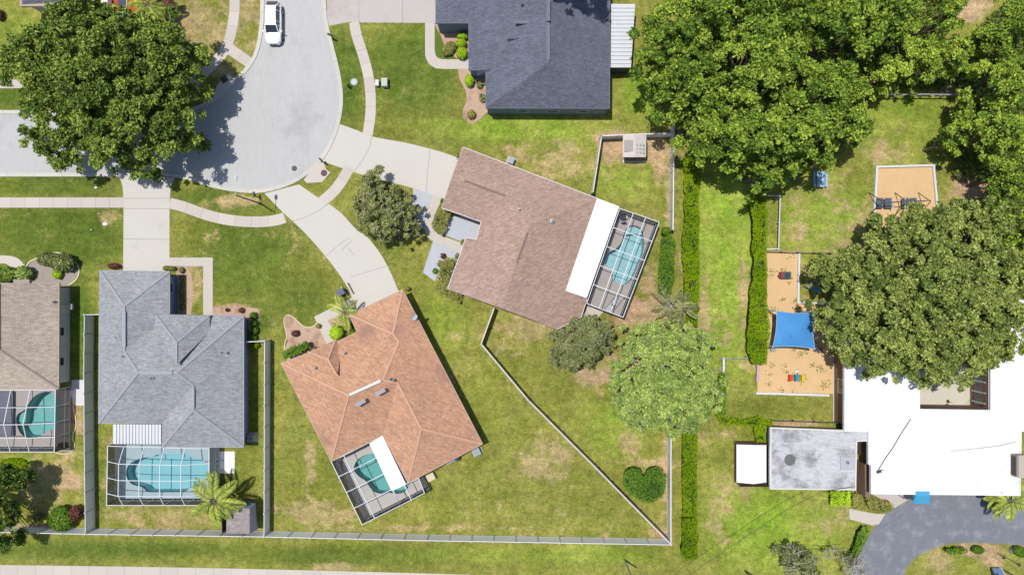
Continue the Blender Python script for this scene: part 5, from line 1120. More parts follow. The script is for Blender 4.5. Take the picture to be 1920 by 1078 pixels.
for i, (x, y, r, lb, m_) in enumerate(((831,480,4.5,'brown round plant at the top of the pale gravel strip','maroon'),(825,494,5,'dark spiky plant in the middle of the pale gravel strip','holly'),(816,508,4.5,'dark plant at the bottom of the pale gravel strip','hedge_dark'),
   (900,160,6,'upper spiky plant on the pink bed beside the slate roofed house','holly'),(905,184,7,'lower spiky plant on the pink bed beside the slate roofed house','holly'),(453,582,4.5,'dark round plant on the sandy strip above the grey roofed house','maroon'),(426,581,2.5,'tiny plant on the sandy strip above the grey roofed house','maroon'),(641,596,4,'small brown plant in the entry bed of the terracotta house','maroon'),(595,655,3.5,'small dark plant near the entry gable of the terracotta house','maroon'))):
    bush(lb, x, y, r, r, .5, M[m_], per=120, ls=.11, name='small_plant', cat='plant', tv=.3)
for lb, pts, h, mk, tb in (('brown hedge plant at the left side of the entry of the brown roofed house', [(866,448),(872,450),(868,460),(863,458)], .7, 'hedge_brown', .2), ('brown hedge plant at the right side of the entry of the brown roofed house', [(856,474),(861,476),(857,486),(851,484)], .7, 'hedge_brown', .2),
    ('dark small hedge at the upper corner of the garage of the brown roofed house', [(858,286),(863,287),(860,297),(855,295)], .8, 'hedge_brown', .2), ('dark small hedge at the lower corner of the garage of the brown roofed house', [(828,372),(832,374),(830,381),(826,379)], .8, 'hedge_dark', .2)):
    hedge(lb, pts, h, M[mk], tb=tb, name='small_hedge')
# fallen leaves and weeds on the playground mulch
N = 900; g_ = np.random.default_rng(5); cx_ = g_.uniform(1440, 1562, 60); cy_ = g_.uniform(480, 735, 60); ii = g_.integers(0, 60, N); x = (cx_[ii]+g_.normal(0, 3.5, N)-960)*S; y = (539-cy_[ii]-g_.normal(0, 3, N))*S
tag(quads('fallen_leaves', np.stack([x, y, np.full(N, .05)], 1), g_.normal(size=(N, 3))*.3+np.array([0,0,1]), np.full(N, .11)*g_.uniform(.6, 1.3, N), g_.uniform(0, .7, N), M['hedge_brown'], None), 'weeds and fallen leaves scattered on the playground mulch', 'leaf litter', kind='stuff')
# dark leaf layers added to stand for the black shade between the crowns
def shade_leaves(name, poly, n, h, m, tb, label, ls=.2):
    w = Wl(poly); x0, x1 = min(p.x for p in w), max(p.x for p in w); y0, y1 = min(p.y for p in w), max(p.y for p in w)
    x = RNG.uniform(x0, x1, n); y = RNG.uniform(y0, y1, n); k = in_poly(x, y, [(p.x, p.y) for p in w]); x, y = x[k], y[k]; N = len(x)
    z = RNG.uniform(.1, 1, N)**2*h*(1+.5*np.sin(x*.9)*np.cos(y*1.1)); tag(quads(name, np.stack([x, y, z+.1], 1), RNG.normal(size=(N, 3))*.7+np.array([0,0,.6]), ls*RNG.uniform(.6,1.4,N), tb+RNG.normal(0,.2,N), m, None), label, 'shade_leaves', kind='stuff')
shade_leaves('shade_leaves', [(1270,-40),(1700,-40),(1660,150),(1600,230),(1560,300),(1440,340),(1330,300),(1285,220)], 26000, 1.2, M['oak'], .15, 'dark leaf layer added to blacken the gaps beneath the dense wood')
shade_leaves('shade_leaves', [(1660,-40),(1830,-40),(1800,20),(1760,60),(1790,90),(1930,-40),(1960,-40),(1960,480),(1850,440),(1850,340),(1790,340),(1780,240),(1820,172),(1650,168)], 24000, 1.6, M['oak'], .2, 'dark leaf layer added to blacken the gaps beneath the upper right thicket')
# ---------------- objects
def suv():
    cz = W(511, 45, .8); root = empty('parked_car', (W(511,45,.9).x, W(511,45,.7).y, 0), 'white estate style car parked at the left kerb of the road at the top', 'car'); o = root.location
    def P_(x, y, z): return Vector((o.x+x, o.y-y, z))          # y forward = down in the photo
    # stations: y, half width, belt z, hood/roof top z, half width at top
    st_ = [(-2.28,.55,.62,.64,.45),(-2.22,.80,.72,.90,.66),(-2.05,.88,.80,.98,.70),(-1.2,.92,.84,1.0,.72),(0,.92,.84,1.0,.74),(.75,.92,.84,1.0,.76),(1.1,.91,.84,.98,.78),(1.6,.89,.78,.92,.74),(2.0,.82,.68,.82,.64),(2.2,.68,.58,.70,.50),(2.30,.45,.50,.56,.35)]
    b = MB(); R_ = []
    for (y, hw, bz, tz, tw) in st_:
        R_.append([P_(-hw*.92, y, .28), P_(-hw, y, .5), P_(-hw, y, bz), P_(-tw, y, tz), P_(-tw*.5, y, tz+.03), P_(tw*.5, y, tz+.03), P_(tw, y, tz), P_(hw, y, bz), P_(hw, y, .5), P_(hw*.92, y, .28)])
    for i in range(len(R_)-1):
        for j in range(10): k = (j+1) % 10; b.face([R_[i][j], R_[i][k], R_[i+1][k], R_[i+1][j]])
    b.face(R_[0]); b.face(R_[-1][::-1]); bd = b.build('body', M['paint_white'], root, smooth=False, bevel=.03)
    # cabin
    b = MB(); gl = [(-2.08,.68,.97),(-1.75,.60,1.46),(-1.2,.60,1.55),(0,.61,1.57),(.45,.60,1.52),(1.15,.72,.99)]; rf = MB()
    ring = [[P_(-.80 if 0 < i < 5 else -.70, y, .97), P_(-w_, y, z), P_(w_, y, z), P_(.80 if 0 < i < 5 else .70, y, .97)] for i, (y, w_, z) in enumerate(gl)]
    for i in range(5):
        a, c = ring[i], ring[i+1]
        b.face([a[0], a[1], c[1], c[0]]); b.face([a[2], a[3], c[3], c[2]])
    b.build('side_window', M['glass'], root)
    b = MB(); b.face([ring[4][1], ring[4][2], ring[5][3], ring[5][0]]); b.build('windscreen', M['glass'], root)
    b = MB(); b.face([ring[0][0], ring[0][3], ring[1][2], ring[1][1]]); b.build('rear_window', M['glass'], root)
    for i in range(1, 4):
        a, c = ring[i], ring[i+1]; up = Vector((0,0,.04)); rf.face([a[1]+up, c[1]+up, c[2]+up, a[2]+up]); rf.face([a[1], c[1], c[1]+up, a[1]+up]); rf.face([a[2]+up, c[2]+up, c[2], a[2]])
    a = ring[4]; rf.face([a[1], a[2], a[2]+Vector((0,0,.04)), a[1]+Vector((0,0,.04))]); a = ring[1]; rf.face([a[2], a[1], a[1]+Vector((0,0,.04)), a[2]+Vector((0,0,.04))]); rf.build('roof', M['paint_white'], root)
    b = MB()
    for s_ in (-1, 1):
        b.tube([P_(s_*.585, -1.6, 1.56), P_(s_*.59, -1.0, 1.62), P_(s_*.59, 0, 1.63), P_(s_*.58, .3, 1.58)], .022, 6)
    b.build('roof_rail', M['galv'], root)
    b = MB()
    for s_ in (-1, 1):
        for i in (1, 2, 3, 4):
            y, w_, z = gl[i]; b.bar(P_(s_*.81, y, .97), P_(s_*(w_+.01), y, z+.01), .07)
        b.bar(P_(s_*.71, 1.17, .98), P_(s_*.61, .45, 1.55), .08); b.bar(P_(s_*.69, -2.08, .98), P_(s_*.61, -1.75, 1.48), .10)
    b.build('pillar', M['paint_white'], root)
    for s_ in (-1, 1):
        for y in (-1.38, 1.42):
            b = MB(); c = P_(s_*.84, y, .34); pr = [(.34, -.11), (.345, 0), (.34, .11)]; n = 20
            for i in range(2):
                for j in range(n):
                    a0, a1 = 2*PI*j/n, 2*PI*(j+1)/n; f = lambda k, a_: c+Vector((pr[k][1], pr[k][0]*math.cos(a_), pr[k][0]*math.sin(a_))); b.face([f(i, a0), f(i, a1), f(i+1, a1), f(i+1, a0)])
            for sx in (-.11, .11): b.face([c+Vector((sx, .34*math.cos(2*PI*j/n), .34*math.sin(2*PI*j/n))) for j in range(n)])
            wh = b.build('wheel', M['tyre'], root); b = MB(); x = s_*.115
            for j in range(5):
                a_ = 2*PI*j/5; b.bar(c+Vector((x,0,0)), c+Vector((x, .23*math.cos(a_), .23*math.sin(a_))), .06, .03)
            b.face([c+Vector((s_*.112, .22*math.cos(2*PI*j/16), .22*math.sin(2*PI*j/16))) for j in range(16)]); b.build('rim', M['rim'], wh)
        b = MB(); b.box(P_(s_*1.0, .95, 1.0), (.22,.12,.14)); b.build('mirror', M['paint_white'], root, bevel=.02)
        b = MB(); b.bar(P_(s_*.50, 2.12, .70), P_(s_*.76, 1.92, .76), .16, .10); b.build('headlight', M['lamp'], root)
        b = MB(); b.bar(P_(s_*.62, -2.23, .85), P_(s_*.80, -2.12, .88), .08, .14); b.build('tail_light', M['red'], root)
    b = MB(); b.box(P_(0, 2.22, .60), (.8,.16,.12)); b.box(P_(0, 2.27, .36), (1.0,.12,.12)); b.build('grille', M['black'], root)
    b = MB(); b.box(P_(0, 2.29, .48), (.45,.03,.10)); b.build('number_plate', M['fascia_white'], root)
    b = MB(); b.box(P_(0,-2.2,1.02), (1.2,.3,.03)); b.box(P_(0,-2.28,.4), (1.3,.1,.16)); b.build('rear_trim', M['black'], root)
suv()
# street lamp: base at (490,382), arm over the road
lp = empty('street_lamp', W(489,382), 'tall dark street lamp with a white arm reaching over the cul-de-sac', 'street lamp')
b = MB(); base = W(489,382); top = base+Vector((0,0,7.0)); b.tube([base, base+Vector((0,0,.4)), base+Vector((0,0,.42)), top], [.14,.13,.09,.06], 10); b.build('pole', M['dark'], lp)
hd = top+Vector((.1,1.75,.25)); b = MB(); b.tube([top-Vector((0,0,.1)), top+Vector((.02,.6,.2)), hd], .035, 8); b.build('arm', M['frame'], lp)
b = MB(); b.lathe(hd, [(.03,.12), (.13,.08), (.19,-.03), (.15,-.1), (0,-.12)], 12, sy=1.7); b.build('lamp_head', M['frame'], lp)
def mailbox(label, px, py, rz, dark=True):
    w = W(px, py); r_ = empty('mailbox', w, label, 'mailbox', 'mailboxes at the kerb'); b = MB(); b.box((w.x, w.y, .55), (.1,.1,1.1)); b.bar((w.x, w.y, .7), (w.x+.35*math.cos(rz), w.y+.35*math.sin(rz), 1.05), .06); b.build('post', M['black'], r_)
    b = MB(); pr = [(-.1,1.08),(.1,1.08),(.1,1.24),(.06,1.31),(-.06,1.31),(-.1,1.24)]; d = Vector((math.cos(rz), math.sin(rz), 0)); s_ = Vector((-d.y, d.x, 0)); a = [w+d*-.12+s_*x+Vector((0,0,z)) for x, z in pr]; c = [q+d*.55 for q in a]
    b.face(a); b.face(c[::-1])
    for i in range(6): j = (i+1) % 6; b.face([a[i], a[j], c[j], c[i]])
    b.build('box', M['black'], r_); b = MB(); b.box(w+d*.2+s_*.12+Vector((0,0,1.25)), (.03,.03,.2)); b.build('flag', M['red'], r_)
mailbox('black mailbox on the verge right of the road near the slate roofed house', 626, 74, R(155)); mailbox('black mailbox at the storm drain apron left of the brown roofed house', 609, 306, R(130)); mailbox('black mailbox on the verge beside the street lamp', 484, 370, R(100))
# utility boxes and small ground things
def boxthing(name, label, cat, px, py, dx, dy, h, m, rz=0, group=None, lid=None, bev=.02):
    w = W(px, py, h*.8); r_ = empty(name, (w.x, w.y, 0), label, cat, group); b = MB(); b.box((w.x, w.y, h/2), (dx, dy, h), rz); b.build('cabinet', m, r_, bevel=bev)
    b = MB(); b.box((w.x, w.y, h+.025), (dx+.06, dy+.06, .05), rz); b.build('lid', lid or m, r_, bevel=.01); return r_
M['cabinet'] = mat('pale_green_cabinet', P(206,212,200), .6); M['acgrey'] = mat('grey_unit', P(176,184,190), .5)
boxthing('utility_box', 'wide pale utility box on the lawn beside the pavement', 'utility box', 721,155,.6,.85,.8, M['cabinet']); boxthing('utility_box', 'small white utility box beside the wider one on the lawn', 'utility box', 707,156,.35,.6,.6, M['fascia_white'])
b = MB(); w = W(728,151); b.lathe((w.x, w.y, 0), [(.12,0), (.12,.4), (0,.5)], 10); tag(b.build('cable_pedestal', M['wood'], smooth=False), 'small brown cable pedestal at the corner of the pale utility boxes', 'pedestal')
b = MB(); w = W(664,154); b.lathe((w.x, w.y, 0), [(.42,0), (.42,.05), (.30,.08), (0,.09)], 20); tag(b.build('access_cover', M['galv']), 'round grey access cover on the verge right of the cul-de-sac', 'access cover')
b = MB(); w = W(655,164); b.lathe((w.x, w.y, 0), [(.13,0), (.13,.5), (.17,.52), (.17,.62), (0,.7)], 10); tag(b.build('bollard', M['black']), 'short black post beside the round grey access cover', 'post')
for x, y, lb, sx in ((180,352,'tiny white irrigation cover on the left verge',.35), (197,420,'white irrigation cover on the large left lawn',.6), (171,431,'tiny white marker left of the larger one on the left lawn',.2)):
    b = MB(); w = W(x, y); b.lathe((w.x, w.y, 0), [(sx/2,0), (sx/2,.05), (sx*.4,.07), (0,.07)], 12, sy=.7); tag(b.build('irrigation_cover', M['fascia_white']), lb, 'irrigation cover')
# wheelie bin lying dark by the driveway
w = W(639,548,.8); bn = empty('trash_bin', (w.x, w.y, 0), 'dark blue wheeled trash bin beside the driveway of the terracotta house', 'trash bin'); rz = R(25); d = Vector((math.cos(rz), math.sin(rz), 0)); s_ = Vector((-d.y, d.x, 0)); M['navy'] = mat('navy_plastic', P(70,78,112), .45)
b = MB(); lo = [w.to_2d().to_3d()+d*x*.26+s_*y*.24 for x, y in ((-1,-1),(1,-1),(1,1),(-1,1))]; hi = [w.to_2d().to_3d()+d*x*.40+s_*y*.32+Vector((0,0,1.0)) for x, y in ((-1,-1),(1,-1),(1,1),(-1,1))]
for i in range(4): j = (i+1) % 4; b.face([lo[i], lo[j], hi[j], hi[i]])
b.face(lo[::-1]); b.build('bin_body', M['navy'], bn); b = MB(); b.box((w.x, w.y, 1.04), (.88,.7,.08), rz); b.box((w.x+d.x*.05, w.y+d.y*.05, 1.09), (.5,.3,.04), rz); b.build('lid', M['navy'], bn, bevel=.02)
for k in (-1, 1):
    b = MB(); c = w.to_2d().to_3d()+d*.36+s_*.24*k+Vector((0,0,.12)); b.tube([c-s_*.03, c+s_*.03], .12, 12); b.build('wheel', M['tyre'], bn)
# AC units, pool pumps
def acunit(label, px, py, sz, h, rz):
    w = W(px, py, h); r_ = empty('ac_unit', (w.x, w.y, 0), label, 'air conditioner', 'air conditioners beside the houses'); b = MB(); b.box((w.x, w.y, h/2+.05), (sz, sz, h), rz); b.build('housing', M['acgrey'], r_, bevel=.03)
    b = MB()
    for k in range(1, 4): b.lathe((w.x, w.y, h+.06), [(sz*.12*k-.015, 0), (sz*.12*k-.015,.03), (sz*.12*k+.015,.03), (sz*.12*k+.015,0)], 16)
    for k in range(4): a = PI*k/4+rz; b.bar((w.x-math.cos(a)*sz*.38, w.y-math.sin(a)*sz*.38, h+.075), (w.x+math.cos(a)*sz*.38, w.y+math.sin(a)*sz*.38, h+.075), .02)
    b.build('fan_grille', M['galv'], r_); b = MB(); b.box((w.x, w.y, .03), (sz+.3, sz+.3, .06), rz); b.build('pad', M['walk'], r_)
acunit('light grey air conditioner at the right corner of the terracotta house', 893,847,.85,.8,R(27)); acunit('air conditioner in the shaded gap right of the grey roofed house', 470,822,.75,.8,0); acunit('air conditioner by the top wall of the brown roofed house', 958,301,.7,.7,R(-20))
pp = empty('pool_equipment', W(848,863), 'blue grey pool equipment on the lower wall of the terracotta house', 'pool equipment'); b = MB(); c = W(846,862,.4); b.box(c, (1.3,.5,.7), R(27)); b.build('pump_housing', M['acgrey'], pp, bevel=.04); b = MB(); c2 = W(858,858,.4); b.lathe((c2.x, c2.y, 0), [(.28,0), (.28,.8), (.15,.95), (0,.98)], 14); b.build('filter_tank', M['dark'], pp)
pp = empty('equipment_box', W(807,894), 'cream box on a small pad at the end of the short screened strip', 'equipment box'); b = MB(); b.box(W(808,893,.4), (.9,.8,.7), R(27)); b.build('cabinet', M['cream'], pp, bevel=.03); b = MB(); b.tube([W(796,885,.3), W(802,880,.5), W(812,876,.3)], .06, 6); b.build('pipe', M['frame'], pp)
pp = empty('gas_meter', W(134,578), 'small white meter on the side wall of the tan house', 'meter'); b = MB(); b.box(W(134,575,1.0), (.2,.6,.3)); b.build('housing', M['frame'], pp); b = MB(); b.tube([W(134,575,1.0), W(134,575,0)], .03); b.build('pipe', M['galv'], pp)
# pool furniture
def lounger(label, px, py, rz):
    w = W(px, py, .4); r_ = empty('sun_lounger', (w.x, w.y, 0), label, 'sun lounger', 'sun loungers by the narrow pool'); r_.rotation_euler = (0,0,0); d = Vector((math.cos(rz), math.sin(rz), 0)); s_ = Vector((-d.y, d.x, 0)); o = Vector((w.x, w.y, 0))
    b = MB(); b.bar(o-d*.85+s_*.33+Vector((0,0,.3)), o+d*.9+s_*.33+Vector((0,0,.3)), .05); b.bar(o-d*.85-s_*.33+Vector((0,0,.3)), o+d*.9-s_*.33+Vector((0,0,.3)), .05); b.build('frame', M['dark'], r_)
    for x in (-.7, .75):
        for y in (-.33, .33): b = MB(); q = o+d*x+s_*y; b.bar(q+Vector((0,0,.06)), q+Vector((0,0,.3)), .05); b.build('leg', M['dark'], r_)
    b = MB(); b.bar(o-d*.9+Vector((0,0,.37)), o+d*.15+Vector((0,0,.37)), .62, .09); b.build('seat_cushion', M['fabric'], r_, bevel=.02); b = MB(); b.bar(o+d*.2+Vector((0,0,.40)), o+d*.85+Vector((0,0,.72)), .62, .09); b.build('back_cushion', M['fabric'], r_, bevel=.02)
lounger('left pale cushioned lounger at the lower end of the narrow pool', 1148,572,R(50)); lounger('right pale cushioned lounger at the lower end of the narrow pool', 1159,563,R(50))
def chair(px, py, rz, label, m='fabric', group='patio chairs by the narrow pool'):
    w = W(px, py, .5); o = Vector((w.x, w.y, 0)); r_ = empty('patio_chair', o, label, 'chair', group); d = Vector((math.cos(rz), math.sin(rz), 0)); s_ = Vector((-d.y, d.x, 0)); b = MB(); b.bar(o-d*.25+Vector((0,0,.42)), o+d*.25+Vector((0,0,.42)), .5, .08); b.build('seat', M[m], r_, bevel=.02)
    b = MB(); b.bar(o-d*.26+Vector((0,0,.45)), o-d*.36+Vector((0,0,.9)), .5, .06); b.build('backrest', M['dark'], r_)
    for x in (-.22, .22):
        for y in (-.22, .22): b = MB(); q = o+d*x+s_*y; b.bar(q+Vector((0,0,.05)), q+Vector((0,0,.4)), .04); b.build('leg', M['dark'], r_)
chair(1173,407,R(30),'white cushioned chair near the top corner of the narrow pool enclosure'); chair(1164,404,R(200),'grey chair at the wall side of the narrow pool enclosure','wall_grey'); chair(1167,413,R(120),'lower grey chair in the top corner of the narrow pool enclosure','wall_grey')
w = W(1168,408,.7); pt_ = empty('patio_table', (w.x, w.y, 0), 'small round patio table among the chairs by the narrow pool', 'table'); b = MB(); b.lathe((w.x, w.y, .68), [(0,.03), (.36,.03), (.37,0), (0,0)], 18); b.build('table_top', M['glass'], pt_); b = MB(); b.tube([(w.x, w.y, .05), (w.x, w.y, .68)], .03); b.lathe((w.x, w.y, .04), [(.25,0), (.25,.03), (0,.05)], 12); b.build('base', M['dark'], pt_)
lg = empty('sun_lounger', W(632,875), 'dark lounger inside the left screen wall of the terracotta house pool', 'sun lounger'); b = MB(); o = W(640,880); 
for k in range(7): b.box((o.x-.3+k*.05, o.y+.9-k*.27, .35), (.6,.18,.04), R(27))
b.build('slats', M['galv'], lg); b = MB(); b.bar(o+Vector((-.3,1,.3)), o+Vector((0,-.8,.3)), .05); b.bar(o+Vector((.0,1.1,.3)), o+Vector((.3,-.7,.3)), .05); b.build('frame', M['dark'], lg)
chair(414,896,R(90),'white chair in the right side strip of the long blue pool enclosure', group=None) if False else None
cp = empty('planter_pot', W(117,833), 'left one of two dark potted plants in the lower corner of the left pool enclosure', 'potted plant'); 
def pot(r_, px, py, s_):
    w = W(px, py); b = MB(); b.lathe((w.x, w.y, .05), [(.12*s_,0), (.18*s_,.3*s_), (.15*s_,.3*s_), (0,.27*s_)], 12); b.build('pot', M['dark'], r_); N = 90; d = RNG.normal(size=(N,3)); d /= np.linalg.norm(d,axis=1,keepdims=True); d[:,2] = abs(d[:,2]); quads('leaves', np.array([w.x,w.y,.3*s_])+d*.28*s_, d+RNG.normal(size=(N,3))*.4, np.full(N,.09), np.full(N,.3), M['maroon'], r_)
pot(cp, 117, 833, 1); cp = empty('planter_pot', W(124,832), 'right one of two dark potted plants in the lower corner of the left pool enclosure', 'potted plant'); pot(cp, 124, 832, 1)
w = W(10,790); sp_ = empty('covered_daybed', w, 'grey covered spa at the left edge of the left pool enclosure', 'spa'); b = MB(); b.prism([(p.x, p.y) for p in Wl([(-30,733),(29,733),(29,815),(-30,815)])], .045, .42); b.build('cover', mat('grey_vinyl_cover', P(120,122,138), .6, .12, .4), sp_)
# white/blue slide of the top edge path
b = MB(); b.prism([(p.x, p.y) for p in Wl([(222,-20),(236,-20),(236,11),(222,11)])], .03, .12); tag(b.build('door_mat', mat('slate_mat', P(86,92,112), .8)), 'slate coloured slab on the narrow path at the top left', 'mat')
b = MB(); b.box(W(200,3,.5), (.7,.8,.9)); tag(b.build('white_cabinet', M['paint_white'], bevel=.08), 'small white box at the top edge beside the red mulch', 'box')
# playground
sl_ = empty('shade_sail', W(1485,617), 'square bright blue shade canopy on posts over the playground', 'shade canopy')
z = 3.0; NW, NE, SE, SW = W(1456,583,z), W(1526,586,z), W(1528,654,z), W(1449,650,z); b = MB(); n = 12; G = {}
for i in range(n+1):
    for j in range(n+1):
        u, v = i/n, j/n; p = NW.lerp(NE, u).lerp(SW.lerp(SE, u), v); c = (NW+NE+SE+SW)/4; e = max(abs(u-.5), abs(v-.5))*2; pull = (1-min(1, abs(u-.5)*2)**2)*abs(v-.5)*2+(1-min(1, abs(v-.5)*2)**2)*abs(u-.5)*2
        p = p.lerp(c, .075*pull); p.z = z+.65*(1-e**2)*(.6+.4*(1-e)) ; G[i, j] = p
for i in range(n):
    for j in range(n): b.face([G[i, j], G[i, j+1], G[i+1, j+1], G[i+1, j]])
b.build('canopy', M['blue'], sl_, smooth=True); b = MB()
for side in ([G[i, 0] for i in range(n+1)], [G[i, n] for i in range(n+1)], [G[0, j] for j in range(n+1)], [G[n, j] for j in range(n+1)]): b.tube(side, .035, 5)
b.build('hem', M['pale_blue'], sl_)
for q in (NW, NE, SE, SW): b = MB(); b.tube([(q.x, q.y, 0), (q.x, q.y, z)], .07, 8); b.build('post', M['frame'], sl_)
for x, y in ((1449,655),(1533,656)): b = MB(); b.box(W(x, y, .2), (.5,.5,.4)); b.build('base_block', M['galv'], sl_, bevel=.04)
pc = empty('play_climber', W(1469,517), 'small dark blue and grey play cube on the playground mulch', 'play equipment'); b = MB(); c = W(1469,516); b.box((c.x, c.y, .45), (1.15,.75,.7)); b.build('body', mat('slate_blue_plastic', P(104,112,140), .5), pc, bevel=.06); b = MB(); b.box((c.x-.45, c.y, .86), (.3,.6,.1)); b.box((c.x-.62, c.y-.1, .3), (.15,.3,.5)); b.build('step', M['red'], pc, bevel=.03)
b = MB(); b.box((c.x+.1, c.y, .84), (.6,.6,.06)); b.lathe((c.x+.1, c.y, .87), [(.18,0), (.12,.12), (0,.14)], 10); b.build('top_panel', M['dark'], pc)
rk = empty('rocker_toy', W(1492,708), 'red, blue and yellow plastic rocker toy on the playground mulch', 'toy'); 
for x, mk in ((1481,'orange'), (1492,'cyan'), (1503,'yellow')):
    c = W(x, 708); b = MB(); b.prism([(c.x-.28,c.y-.4),(c.x+.20,c.y-.3),(c.x+.28,c.y+.35),(c.x-.25,c.y+.4)], .05, .35, bot=True); b.box((c.x-.18, c.y, .5), (.12,.65,.35)); b.build('seat', M[mk], rk, bevel=.04)
b = MB(); c = W(1492,704); b.box((c.x, c.y+.5, .2), (.5,.25,.2)); b.box((c.x, c.y-.5, .2), (.4,.2,.2)); b.build('handle', M['frame'], rk, bevel=.04)
tk = empty('play_ride', W(1526,540), 'blue and grey play frame half hidden under the big spreading tree', 'play equipment'); c = W(1520,541); b = MB(); 
for a, q in (((-.8,.2),(.3,1.0)), ((.3,1.0),(.8,-.6)), ((.8,-.6),(-.8,.2)), ((-.8,.2),(.5,.2))): b.tube([(c.x+a[0], c.y+a[1], .9), (c.x+q[0], c.y+q[1], .9)], .05, 6)
for a in ((-.8,.2),(.3,1.0),(.8,-.6)): b.tube([(c.x+a[0], c.y+a[1], 0), (c.x+a[0], c.y+a[1], .9)], .05, 6)
b.build('frame', M['galv'], tk); b = MB(); b.box((c.x+.3, c.y-.1, .8), (.7,.5,.12)); b.build('seat', M['sky_blue'], tk, bevel=.03)
# swing set
sw = empty('swing_set', W(1700,378), 'swing set with grey seats on the orange mulch', 'swing set'); b = MB(); zt = 2.3; y = 376
a0, a1 = W(1655,y+4,zt), W(1745,y,zt); b.tube([a0, a1], .05, 8)
for x in (1655, 1700, 1745):
    t = W(x, y+2, zt); 
    for dy in (-1.3, 1.3): b.tube([t, (t.x-.3 if x < 1700 else t.x, t.y+dy, 0)], .045, 8)
b.build('frame', M['dark'], sw)
for x in (1666, 1682, 1715, 1730):
    t = W(x, y+2, zt); b = MB(); b.box((t.x, t.y+.05, .55), (.75,1.15,.05)); b.build('seat', mat('grey_blue_seat', P(98,106,124), .7) if x == 1666 else bpy.data.materials['grey_blue_seat'], sw, bevel=.02); b = MB()
    for s_ in (-.33, .33): b.tube([(t.x+s_, t.y, .55), (t.x+s_*.8, t.y, zt)], .02, 4)
    b.build('chain', M['frame'], sw)
b = MB()
for x in (1674, 1697, 1722): p = W(x, 372, .8); q = W(x, 392, .8); b.bar(p, q, .12, .04)
b.build('rider_bar', M['fabric'], sw)
b = MB(); tb_ = empty('picnic_table', W(1536,336), 'pale blue picnic table with bench on the lawn beside the wood', 'picnic table'); c = W(1539,336,.72); b.box((c.x, c.y, .72), (.85,1.75,.05)); b.build('table_top', M['pale_blue'], tb_, bevel=.01)
for x, k in ((1527.5,-1), (1550,1)): b = MB(); d_ = W(x, 336, .45); b.box((d_.x, d_.y, .44), (.3,1.75,.05)); b.build('bench', M['pale_blue'], tb_, bevel=.01)
b = MB()
for yy in (-.6, .6):
    b.bar((c.x-.7, c.y+yy, .02), (c.x+.3, c.y+yy, .70), .06); b.bar((c.x+.7, c.y+yy, .02), (c.x-.3, c.y+yy, .70), .06); b.bar((c.x-.75, c.y+yy, .42), (c.x+.7, c.y+yy, .42), .05)
b.build('leg', M['galv'], tb_)
# tricycles in the courtyard
for x, y, rz, lb in ((1757,763,.1,'dark red tricycle at the left of the courtyard edge'), (1773,757,1.2,'dark red tricycle in the middle of the courtyard edge'), (1789,764,-.2,'dark red tricycle at the right of the courtyard edge')):
    w = W(x, y); r_ = empty('tricycle', w, lb, 'tricycle', 'tricycles in the courtyard'); d = Vector((math.cos(rz), math.sin(rz), 0)); s_ = Vector((-d.y, d.x, 0)); w = w+Vector((0,0,.03)); b = MB(); b.tube([w-d*.3+Vector((0,0,.25)), w+Vector((0,0,.3)), w+d*.35+Vector((0,0,.5))], .035, 6); b.tube([w+d*.33-s_*.25+Vector((0,0,.6)), w+d*.35+Vector((0,0,.5)), w+d*.33+s_*.25+Vector((0,0,.6))], .025, 6); b.build('frame', M['maroonp'] if 'maroonp' in M else M.setdefault('maroonp', mat('maroon_paint', (.10,.02,.02,1), .5)), r_)
    for q in (w+d*.38, w-d*.35+s_*.22, w-d*.35-s_*.22): b = MB(); q = q+Vector((0,0,.17)); b.tube([q-s_*.025, q+s_*.025], .17, 12); b.build('wheel', M['tyre'], r_)
    b = MB(); b.box(w-d*.15+Vector((0,0,.38)), (.28,.24,.06), rz); b.build('seat', M['black'], r_, bevel=.02)
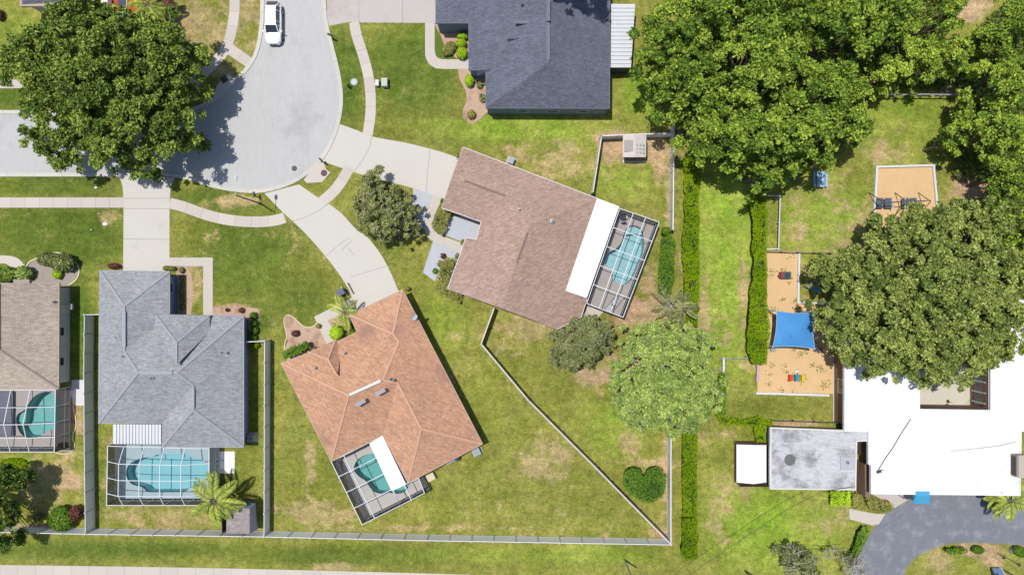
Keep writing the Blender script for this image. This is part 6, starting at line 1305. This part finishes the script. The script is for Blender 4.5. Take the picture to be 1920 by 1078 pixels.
# poles, wires and sign at the lower edge
pl_ = empty('utility_pole', W(1171,1048), 'pale leaning looking utility pole at the lower edge of the lawn', 'utility pole'); b = MB(); p = W(1171,1049); b.tube([p, (p.x, p.y, 6.2)], [.11,.08], 10); b.build('pole', M['galv'], pl_)
pl_ = empty('utility_pole', W(1397,1067), 'dark pole at the lower edge right of the left hedge line', 'utility pole'); b = MB(); p = W(1366,1078); p0 = W(1397,1069); b.tube([p0, (p0.x, p0.y, 5.0)], [.10,.06], 8); b.build('pole', M['dark'], pl_)
wire = [W(1230,1130,5.0), W(1290,1079,4.6), W(1400,1004,4.2), W(1480,952,4.0), W(1541,921,3.6), W(1604,912,3.15)]
tag(MB().tube([Vector(p) for p in wire], .022, 5).build('power_line', M['black']), 'thin dark power line slanting over the lawn to the corner of the annex', 'power line')
wire = [W(1878,1045,4.0), W(1900,1062,4.2), W(1960,1100,4.5)]; tag(MB().tube(wire, .02, 5).build('power_line', M['black']), 'short stretch of thin wire at the lower right corner', 'power line')
pl_ = empty('lamp_post', W(1870,1036), 'short lamp post with a dark lantern at the lower right bed', 'lamp post'); b = MB(); p = W(1870,1036); b.tube([p, (p.x, p.y, 3.0)], [.07,.05], 8); b.build('pole', M['wood'], pl_); b = MB(); b.lathe((p.x, p.y, 3.0), [(.08,0), (.20,.3), (.22,.32), (0,.5)], 8); b.build('lantern', M['dark'], pl_)
sg = empty('notice_board', W(1868,1072), 'blue and white picture board on dark posts cut off by the lower edge', 'sign board'); b = MB(); 
for x in (1857, 1882): p = W(x, 1068); b.box((p.x, p.y, .9), (.12,.12,1.8))
b.build('post', M['dark'], sg); b = MB(); p = W(1872,1074,1.0); q = MB(); b.face([(p.x-.4, p.y+.35, .5), (p.x+.6, p.y+.35, .5), (p.x+.6, p.y-.5, 1.5), (p.x-.4, p.y-.5, 1.5)][::-1]); b.face([(p.x-.4, p.y+.35, .48), (p.x+.6, p.y+.35, .48), (p.x+.6, p.y-.5, 1.48), (p.x-.4, p.y-.5, 1.48)]); b.build('picture_panel', mat('blue_white_picture', P(120,150,196), .6, .35, 3.0, stain=P(232,234,236), stain_sc=1.6, stain_lo=.5), sg)
b = MB(); b.bar((p.x-.46, p.y-.55, 1.56), (p.x+.66, p.y-.55, 1.56), .1); b.bar((p.x+.64, p.y+.35, .52), (p.x+.64, p.y-.55, 1.54), .08); b.build('frame', M['frame'], sg)
w = W(1896,1030); b = MB(); b.lathe((w.x, w.y, 0), [(.3,0), (.36,.35), (.28,.5), (.24,.42), (0,.40)], 14); tag(b.build('garden_urn', M['galv']), 'pale round urn beside the dark clipped bush at the lower right', 'urn')
b = MB(); w = W(1859,1018); w=W(1867,1037)
